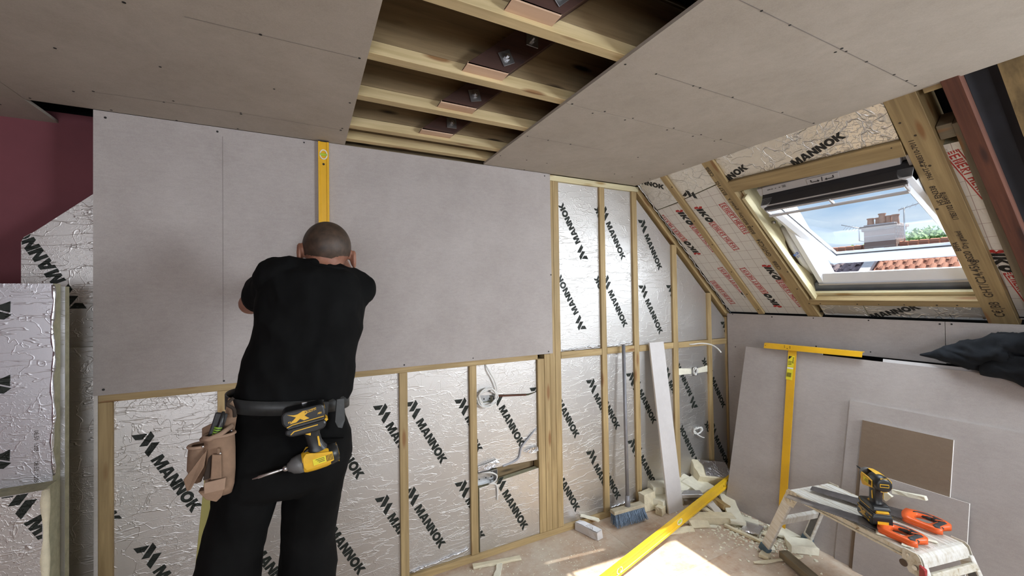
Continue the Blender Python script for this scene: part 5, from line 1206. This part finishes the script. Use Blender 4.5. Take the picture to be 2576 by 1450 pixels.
# ------------------------------------------------------------------ the man fixing the board
def remesh(bm, vox, smooth_it=6, name='tmp'):
    me = bpy.data.meshes.new(name); bmesh.ops.recalc_face_normals(bm, faces=bm.faces[:]); bm.to_mesh(me); bm.free()
    o = bpy.data.objects.new(name, me); COL.objects.link(o)
    md = o.modifiers.new('r', 'REMESH'); md.mode = 'VOXEL'; md.voxel_size = vox; md.adaptivity = 0
    if smooth_it: sm = o.modifiers.new('s', 'SMOOTH'); sm.factor = .5; sm.iterations = smooth_it
    dg = bpy.context.evaluated_depsgraph_get(); m2 = bpy.data.meshes.new_from_object(o.evaluated_get(dg)); bpy.data.objects.remove(o); bpy.data.meshes.remove(me)
    return m2
def obj_me(name, me, mat, parent, mtx=None):
    me.name = name; me.materials.clear(); me.materials.append(MATS[mat])
    for p in me.polygons: p.use_smooth = True
    o = bpy.data.objects.new(name, me); COL.objects.link(o); o.parent = parent
    if mtx is not None: o.matrix_basis = mtx
    return o
def limb(bm, pts, rad, seg=14): 
    """rounded limb: tube with hemispherical ends"""
    pts = [V(p) for p in pts]; d0 = (pts[0] - pts[1]).normalized(); d1 = (pts[-1] - pts[-2]).normalized()
    P = [pts[0] + d0 * rad[0] * .95, pts[0] + d0 * rad[0] * .6] + pts + [pts[-1] + d1 * rad[-1] * .6, pts[-1] + d1 * rad[-1] * .95]
    Rr = [rad[0] * .3, rad[0] * .8] + list(rad) + [rad[-1] * .8, rad[-1] * .3]
    add_tube(bm, P, Rr, seg)
def sphere(bm, c, r, sub=3):
    g = bmesh.ops.create_icosphere(bm, subdivisions=sub, radius=1.0)
    for v in g['verts']: v.co = V((c[0] + v.co.x * r[0], c[1] + v.co.y * r[1], c[2] + v.co.z * r[2]))
    return g['verts']
PX, PY = -.05, -.76
man = tag(empty('person', T(PX, PY, 0)), 'person in black T shirt and trousers, back turned, arms raised to a spirit level', 'person')
def W_(x, y, z): return V((x - PX, y - PY, z))
HL = W_(-.070, -.72, 1.655); SHR = W_(.140, -.70, 1.637)
ELB_L = W_(-.190, -.435, 1.578); WR_L = W_(-.008, -.200, 1.705); ELB_R = W_(.156, -.43, 1.665); WR_R = W_(.140, -.185, 1.810)
HC = W_(.072, -.690, 1.782)
bm = bmesh.new()
# head: cranium, face, jaw, neck
for v in sphere(bm, HC, (.0785, .097, .088), 4):
    pass
sphere(bm, HC + V((.0, .045, -.045)), (.060, .060, .062), 3); sphere(bm, HC + V((0, .060, -.085)), (.038, .036, .030), 3)
limb(bm, [HC + V((0, -.02, -.03)), HC + V((-.015, -.035, -.085)), W_(.045, -.755, 1.655)], [.060, .058, .066])
limb(bm, [HC + V((0, .098, -.020)), HC + V((0, .112, -.040))], [.010, .014]); limb(bm, [HC + V((-.03, .088, .012)), HC + V((.03, .088, .012))], [.012, .012])
sphere(bm, HC + V((0, .092, -.068)), (.022, .012, .009), 2)
for s in (-1, 1):
    e = HC + V((s * .083, -.010, -.034 - s * .010)); rg = []
    for k in range(12):
        a = 2 * PI * k / 12; rg.append(e + V((s * (.006 + .010 * max(0, -math.cos(a) * .6)), -.004 - .016 * math.cos(a) * .8, .030 * math.sin(a))))
    add_tube(bm, rg + rg[:2], .0058, 8); sphere(bm, e + V((-s * .001, .002, 0)), (.006, .014, .024), 2)
# torso core, arms, legs
rings = []
for z, cx, a, b, cy in ((1.68, .045, .07, .06, -.745), (1.64, .040, .150, .085, -.74), (1.56, .025, .150, .100, -.74), (1.45, .010, .143, .10, -.745), (1.34, -.02, .140, .10, -.755), (1.24, -.042, .135, .10, -.76), (1.12, -.048, .150, .11, -.76), (1.04, -.052, .150, .10, -.76)):
    rings.append([W_(p.x, p.y, z) for p in ell((cx, cy, z), a, b, 28, 2.3)])
loft(bm, rings)
limb(bm, [HL, (HL + ELB_L) / 2, ELB_L], [.052, .047, .041]); limb(bm, [ELB_L, (ELB_L * .6 + WR_L * .4), WR_L], [.040, .039, .027])
limb(bm, [SHR, (SHR + ELB_R) / 2, ELB_R], [.052, .047, .041]); limb(bm, [ELB_R, (ELB_R * .6 + WR_R * .4), WR_R], [.040, .039, .027])
def leg_pts(s): return ([W_(-.165, -.755, .97), W_(-.190, -.75, .78), W_(-.215, -.735, .52), W_(-.235, -.775, .26), W_(-.245, -.79, .10)] if s < 0 else [W_(.035, -.755, .97), W_(.002, -.75, .75), W_(.0, -.735, .50), W_(.005, -.775, .26), W_(.01, -.79, .10)])
for s in (-1, 1): limb(bm, leg_pts(s), [.064, .062, .054, .050, .040], 16)
# hands: palm, four fingers and a thumb closing on the level
def hand(wr, pd, side, fingers_dir, curl_dir):
    pd = V(pd).normalized(); sd = V(side).normalized(); cd = V(curl_dir).normalized()
    pc = wr + pd * .045
    limb(bm, [wr + pd * .01 - sd * .016, pc + pd * .030 - sd * .026], [.020, .016], 10); limb(bm, [wr + pd * .01, pc + pd * .034], [.021, .016], 10); limb(bm, [wr + pd * .01 + sd * .016, pc + pd * .030 + sd * .026], [.020, .015], 10)
    for i, ln in enumerate((.040, .046, .043, .033)):
        b = pc + pd * .036 + sd * (-.030 + .020 * i); 
        k1 = b + pd * ln * .62 + cd * .006; k2 = k1 + (pd * .75 + cd * .65).normalized() * ln * .55; k3 = k2 + (pd * .2 + cd).normalized() * ln * .42
        limb(bm, [b - pd * .012, b, k1, k2, k3], [.0095, .0092, .0086, .0080, .0070], 8)
    tb = wr + pd * .022 - sd * .024; t1 = tb + (-sd * .8 + pd * .5 + cd * .3).normalized() * .036; t2 = t1 + (-sd * .25 + pd * .75 + cd * .6).normalized() * .030
    limb(bm, [tb, t1, t2], [.013, .0105, .0085], 8)
hand(WR_L, (.45, .55, .58), (.30, -.70, .60), None, (.35, .70, -.25))
hand(WR_R, (-.18, .55, .82), (.95, .15, .15), None, (-.15, .75, .15))
body = obj_me('body', remesh(bm, .0052, 5), 'skin', man)
# hair: cropped, close over the crown and back of the head
bm = bmesh.new(); vs = sphere(bm, HC, (.0808, .0990, .0902), 6)
def hairline(v):
    d = v.co - HC; return d.z > .012 + .55 * d.y or (d.y < -.0 and d.z > -.052 + .018 * abs(d.x) / .08 + .004 * noise.noise(d * 60)) 
bmesh.ops.delete(bm, geom=[v for v in vs if not hairline(v)], context='VERTS'); link_bm('hair', bm, 'hair', man, smooth=True)
for s in (-1, 1): 
    bm = bmesh.new(); sphere(bm, HC + V((s * .028, .084, -.004)), (.0120, .010, .0065), 2); ey = link_bm('eye', bm, 'eye_white', man, smooth=True)
    bm = bmesh.new(); sphere(bm, HC + V((s * .028, .0932, -.004)), (.0048, .002, .0048), 2); link_bm('iris', bm, 'gasket', ey, smooth=True)
bm = bmesh.new(); sphere(bm, HC + V((0, .104, -.068)), (.021, .004, .006), 2); link_bm('mouth', bm, 'lip', man, smooth=True)
# T shirt
def folds(me, f, amp, freq=(1, 1, 1), seed=0, lim=None):
    nrm = [v.normal.copy() for v in me.vertices]
    for v, n in zip(me.vertices, nrm):
        p = V((v.co.x * freq[0], v.co.y * freq[1], v.co.z * freq[2])) * f + V((seed, seed, seed)); q = 1 - abs(noise.noise(p)) * 2
        v.co += n * (amp * (q * .7 + .3 * noise.noise(p * 2.3)))
bm = bmesh.new(); rings = []
for z, cx, a, b, cy in ((1.700, .035, .085, .055, -.742), (1.675, .032, .135, .088, -.742), (1.640, .032, .160, .105, -.742), (1.585, .024, .164, .118, -.742), (1.52, .018, .163, .120, -.745), (1.465, .009, .162, .118, -.748), (1.399, -.011, .164, .120, -.755), (1.321, -.027, .171, .126, -.76), (1.275, -.034, .172, .128, -.762), (1.245, -.040, .164, .124, -.762)):
    rings.append([W_(p.x, p.y, z) for p in ell((cx, cy, z), a, b, 32, 2.35)])
loft(bm, rings)
limb(bm, [W_(-.078, -.735, 1.665), W_(.02, -.742, 1.682)], [.070, .052]); limb(bm, [W_(.165, -.728, 1.628), W_(.06, -.742, 1.672)], [.064, .052])
limb(bm, [HL + V((.01, 0, -.004)), (HL * .5 + ELB_L * .5) + V((-.006, 0, 0)), HL * .44 + ELB_L * .56 + V((-.004, .0, .004))], [.070, .066, .059]); limb(bm, [SHR, (SHR * .6 + ELB_R * .4), SHR * .44 + ELB_R * .56], [.062, .057, .053])
me = remesh(bm, .0065, 7); folds(me, 8, .012, (1.5, 1, .8), 3); folds(me, 24, .0022, (1, 1, .8), 8)
shirt = obj_me('t_shirt', me, 'shirt', man)
bm = bmesh.new(); pts = []
for k in range(25):
    a = 2 * PI * k / 24; pts.append(W_(.068 + .072 * math.cos(a), -.735 + .066 * math.sin(a), 1.702 + .012 * math.sin(a) * .3 - .012 * math.cos(a) * 1.0 + .004))
add_tube(bm, pts, .0075, 8, False); link_bm('collar', bm, 'shirt', shirt, smooth=True)
for el, sh in ((ELB_L, HL), (ELB_R, SHR)):
    d = (el - sh).normalized(); c = sh * .44 + el * .56 + d * .050; a_ = d.orthogonal().normalized(); b_ = d.cross(a_)
    bm = bmesh.new(); add_tube(bm, [c + (a_ * math.cos(2 * PI * k / 20) + b_ * math.sin(2 * PI * k / 20)) * .050 for k in range(21)], .0055, 8, False); link_bm('cuff', bm, 'shirt', shirt, smooth=True)
# trousers
bm = bmesh.new(); rings = []
for z, cx, a, b, cy in ((1.275, -.044, .158, .118, -.762), (1.235, -.046, .162, .122, -.762), (1.19, -.048, .170, .130, -.765), (1.14, -.045, .183, .142, -.770), (1.075, -.046, .188, .148, -.772), (1.014, -.062, .186, .140, -.768), (.985, -.074, .186, .112, -.762)):
    rings.append([W_(p.x, p.y, z) for p in ell((cx, cy, z), a, b, 32, 2.3)])
loft(bm, rings)
def tleg(P, A):
    rings = [[W_(p.x, p.y, z) for p in ell((cx, cy, z), a, b, 24, 2.2)] for (cx, cy, z), (a, b) in zip(P, A)]; loft(bm, rings)
tleg([(-.155, -.765, 1.02), (-.180, -.76, .93), (-.198, -.755, .86), (-.212, -.75, .80), (-.224, -.75, .72), (-.234, -.745, .55), (-.235, -.765, .36), (-.243, -.785, .20), (-.248, -.79, .085)], [(.088, .118), (.088, .112), (.086, .106), (.084, .102), (.090, .098), (.084, .090), (.080, .086), (.078, .084), (.078, .086)])
tleg([(.035, -.765, 1.02), (.016, -.76, .93), (.010, -.755, .86), (.006, -.75, .79), (.004, -.75, .70), (.004, -.745, .55), (.005, -.765, .36), (.010, -.785, .20), (.012, -.79, .085)], [(.088, .118), (.087, .112), (.083, .106), (.081, .102), (.086, .096), (.082, .090), (.080, .086), (.078, .084), (.078, .086)])
me = remesh(bm, .0075, 6); folds(me, 7, .006, (1.3, 1, .8), 5); folds(me, 20, .0022, (1, 1, .8), 9)
tr_ = obj_me('trousers', me, 'trouser', man)
bm = bmesh.new()
for k in range(2): add_tube(bm, [W_(.045, -.905, 1.165), W_(.105, -.885, 1.150)], .003, 6)
link_bm('pocket_seam', bm, 'trouser', tr_)
bm = bmesh.new()
for i in range(26): add_box(bm, (0, 0, 0), (.002, .0015, .0035), T(*W_(rnd.uniform(-.20, .08), -.918 + rnd.uniform(-.004, .004), rnd.uniform(.8, 1.2)), 0))
for s in (-1, 1):
    f = leg_pts(s)[-1]; bm2 = bmesh.new(); rings = []
    for y, w_, h_, z0 in ((-.105, .034, .04, .0), (-.09, .040, .085, .0), (-.04, .042, .11, .0), (.03, .046, .085, .0), (.11, .050, .062, 0), (.17, .046, .052, 0), (.195, .030, .036, 0)):
        rings.append([V((f.x + w_ * math.cos(2 * PI * k / 16), f.y + y, max(.012, .012 + h_ * .5 + h_ * .5 * math.sin(2 * PI * k / 16)))) for k in range(16)])
    loft(bm2, rings); sh_ = link_bm('boot', bm2, 'boot', man, smooth=True)
    prism('sole', [(f.x + x, f.y + y, 0) for x, y in ((-.040, -.105), (.040, -.105), (.048, 0), (.052, .11), (.040, .19), (0, .205), (-.040, .19), (-.052, .11), (-.048, 0))], (0, 0, .022), 'shoe_sole', sh_, bev=.003)
bm.free()

# tool belt with its suede pouch, worn by the man
tb = tag(empty('tool_belt', T(-.044, -.762, 1.262)), 'black leather belt with a tan suede tool pouch hanging at the left hip', 'tool belt')
bm = bmesh.new(); n = 64; A, B = [], []
for k in range(n):
    a = 2 * PI * k / n; q = 2.35; ct, s_ = math.cos(a), math.sin(a)
    x = .174 * math.copysign(abs(ct) ** (2 / q), ct); y = .136 * math.copysign(abs(s_) ** (2 / q), s_); z = .010 + .018 * (-x / .17) * 1 - .004
    A.append((x, y, z)); B.append((x * 1.028, y * 1.028, z))
for lst in (A, B): pass
r1 = [[bm.verts.new((p[0], p[1], p[2] + dz)) for p in lst] for lst, dz in ((A, -.021), (B, -.021), (B, .021), (A, .021))]
for i in range(4):
    for k in range(n): bm.faces.new((r1[i][k], r1[i][(k + 1) % n], r1[(i + 1) % 4][(k + 1) % n], r1[(i + 1) % 4][k]))
link_bm('strap', bm, 'belt_leather', tb, smooth=True)
prism('strap_end', [(.128, -.150, .020), (.150, -.140, .018), (.152, -.142, -.050), (.143, -.150, -.072), (.130, -.156, -.066), (.122, -.156, -.048)], (.002, -.005, 0), 'belt_leather', tb, bev=.001)
box('keeper', (.092, -.131, -.004), (.030, .012, .052), 'belt_leather', tb, Matrix.Rotation(.1, 4, 'Y'))
def bp(x, y, z): return V((x + .044, y + .762, z - 1.262))
def sheet(name, pts, ext, mat, bev=.002, par=None): return prism(name, [bp(*p) for p in pts], ext, mat, par or tb, bev=bev)
yb2 = -.885
pk = sheet('pouch_back', [(-.178, yb2, 1.262), (-.190, yb2, 1.315), (-.199, yb2, 1.315), (-.208, yb2, 1.262), (-.262, yb2 + .01, 1.236), (-.262, yb2 + .01, 1.115), (-.248, yb2, 1.060), (-.222, yb2, 1.048), (-.205, yb2, 1.068), (-.192, yb2, 1.13), (-.187, yb2, 1.20)], (0, .006, 0), 'suede')
def pocket(name, c, w, d, h, mat, tap=.75, sh=(0, 0), seg=20, open_=True, rot=0):
    """open fabric pocket: D-shaped section, narrowing downwards"""
    bm = bmesh.new(); rings = []
    for i, (t, k) in enumerate(((0, 1), (.25, 1.0), (.6, .93), (.85, tap), (1, tap * .72))):
        rings.append([bp(c[0], c[1], c[2]) + V((sh[0] * t + w * k * math.cos(2 * PI * q / seg), sh[1] * t - d * k * (.5 + .5 * math.sin(2 * PI * q / seg)) , -h * t)) for q in range(seg)])
    R = [[bm.verts.new(p) for p in r] for r in rings]
    inn = [[bm.verts.new(p * 1.0 + (sum(r, V()) / len(r) - p) * .10) for p in r] for r in rings[:4]]
    for i in range(len(R) - 1):
        for k in range(seg): bm.faces.new((R[i][k], R[i][(k + 1) % seg], R[i + 1][(k + 1) % seg], R[i + 1][k]))
    bm.faces.new(R[-1])
    for i in range(3):
        for k in range(seg): bm.faces.new((inn[i][(k + 1) % seg], inn[i][k], inn[i + 1][k], inn[i + 1][(k + 1) % seg]))
    bm.faces.new(inn[-1][::-1])
    for k in range(seg): bm.faces.new((R[0][(k + 1) % seg], R[0][k], inn[0][k], inn[0][(k + 1) % seg]))
    o = link_bm(name, bm, mat, tb, smooth=True)
    bm = bmesh.new(); add_tube(bm, [v for v in rings[0]] + rings[0][:1], .0045, 6, False); link_bm('hem', bm, 'suede_band', o, smooth=True)
    return o
pocket('main_pocket', (-.216, yb2 + .002, 1.222), .036, .052, .170, 'suede', .80, (.006, .0))
pocket('side_pocket', (-.262, yb2 + .012, 1.196), .026, .046, .105, 'suede', .55, (-.010, 0))
sheet('gusset', [(-.240, yb2 - .050, 1.192), (-.249, yb2 - .052, 1.180), (-.292, yb2 - .046, 1.120), (-.284, yb2 - .048, 1.088), (-.276, yb2 - .050, 1.092), (-.246, yb2 - .056, 1.148)], (0, .010, 0), 'suede')
sheet('tool_loop', [(-.227, yb2 - .053, 1.180), (-.206, yb2 - .055, 1.176), (-.206, yb2 - .052, 1.112), (-.231, yb2 - .050, 1.112)], (0, -.008, 0), 'suede')
sheet('tool_loop', [(-.216, yb2 - .054, 1.196), (-.209, yb2 - .054, 1.194), (-.209, yb2 - .054, 1.180), (-.216, yb2 - .054, 1.180)], (0, -.010, 0), 'suede')
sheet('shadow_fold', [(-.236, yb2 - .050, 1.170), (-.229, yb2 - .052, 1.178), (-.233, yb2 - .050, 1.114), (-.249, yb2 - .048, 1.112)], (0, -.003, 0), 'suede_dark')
sheet('hammer_band', [(-.246, yb2 - .050, 1.106), (-.197, yb2 - .050, 1.110), (-.200, yb2 - .050, 1.078), (-.246, yb2 - .050, 1.076)], (0, -.006, 0), 'suede_band')
sheet('front_panel', [(-.262, yb2 - .040, 1.080), (-.202, yb2 - .040, 1.080), (-.210, yb2 - .036, 1.052), (-.222, yb2 - .034, 1.040), (-.245, yb2 - .036, 1.052)], (0, .030, 0), 'suede')
bm = bmesh.new(); add_tube(bm, [bp(-.255, yb2 - .03, 1.216), bp(-.235, yb2 - .046, 1.219), bp(-.21, yb2 - .048, 1.228), bp(-.188, yb2 - .018, 1.240)], .007, 8); link_bm('hem', bm, 'suede_band', tb, smooth=True)
for (x, z) in ((-.189, 1.238), (-.190, 1.224), (-.194, 1.201), (-.209, 1.180), (-.247, 1.205)):
    bm = bmesh.new(); sphere(bm, bp(x, yb2 - .060 if x < -.2 else yb2 - .012, z), (.0034, .0026, .0034), 2); link_bm('rivet', bm, 'steel', tb, smooth=True)
bm = bmesh.new(); add_tube(bm, catmull([bp(-.186, yb2 - .002, 1.315), bp(-.199, yb2 - .010, 1.30), bp(-.184, yb2 - .012, 1.285), bp(-.182, yb2 - .010, 1.262)]), .005, 6); link_bm('belt_loop', bm, 'suede_dark', tb, smooth=True)
kn = tag(empty('utility_knife', T(-.218, yb2 - .022, 1.205)), 'black handled tool with a lime green grip standing in the suede pouch', 'hand tool')
box('sheath', (-.014, .008, .035), (.030, .010, .075), 'plastic_dark', kn, Matrix.Rotation(.28, 4, 'Y'), .003)
tube('handle', [(-.012, -.006, -.02), (-.002, -.006, .025), (.006, -.006, .046), (.012, -.006, .080)], [.008, .0095, .008, .0035], 'plastic_black', kn, 10)
for i in range(4): tube('green_band', [(-.0045 + i * .0016, -.006, .018 + i * .006), (-.0038 + i * .0016, -.006, .0215 + i * .006)], .0104, 'green_grip', kn, 12)
# impact driver hooked on the belt, upside down
mm = Matrix.Translation((-.008, -.952, 1.292)) @ Matrix.Rotation(math.radians(180 + 0) , 4, 'Y') @ Matrix.Rotation(math.radians(0), 4, 'X')
mm = Matrix.Translation((-.006, -.952, 1.286)) @ Matrix.Rotation(math.radians(170.5), 4, 'Y')
driver('impact_driver', mm, 'black and yellow impact driver hanging upside down from the belt of the person', .90, .082)
box('belt_hook', (-.004, -.920, 1.262), (.016, .012, .050), 'steel', None, None).parent = bpy.data.objects['impact_driver']
bpy.data.objects['belt_hook'].matrix_parent_inverse = bpy.data.objects['impact_driver'].matrix_basis.inverted()
# lath leaning behind the man's leg
tag(beam('timber_lath', (-.372, -.64, .004), (-.296, -.54, 1.03), .030, .018, 'timber_green', None, (0, -1, 0)), 'greenish timber lath leaning behind the left leg of the man', 'timber lath')
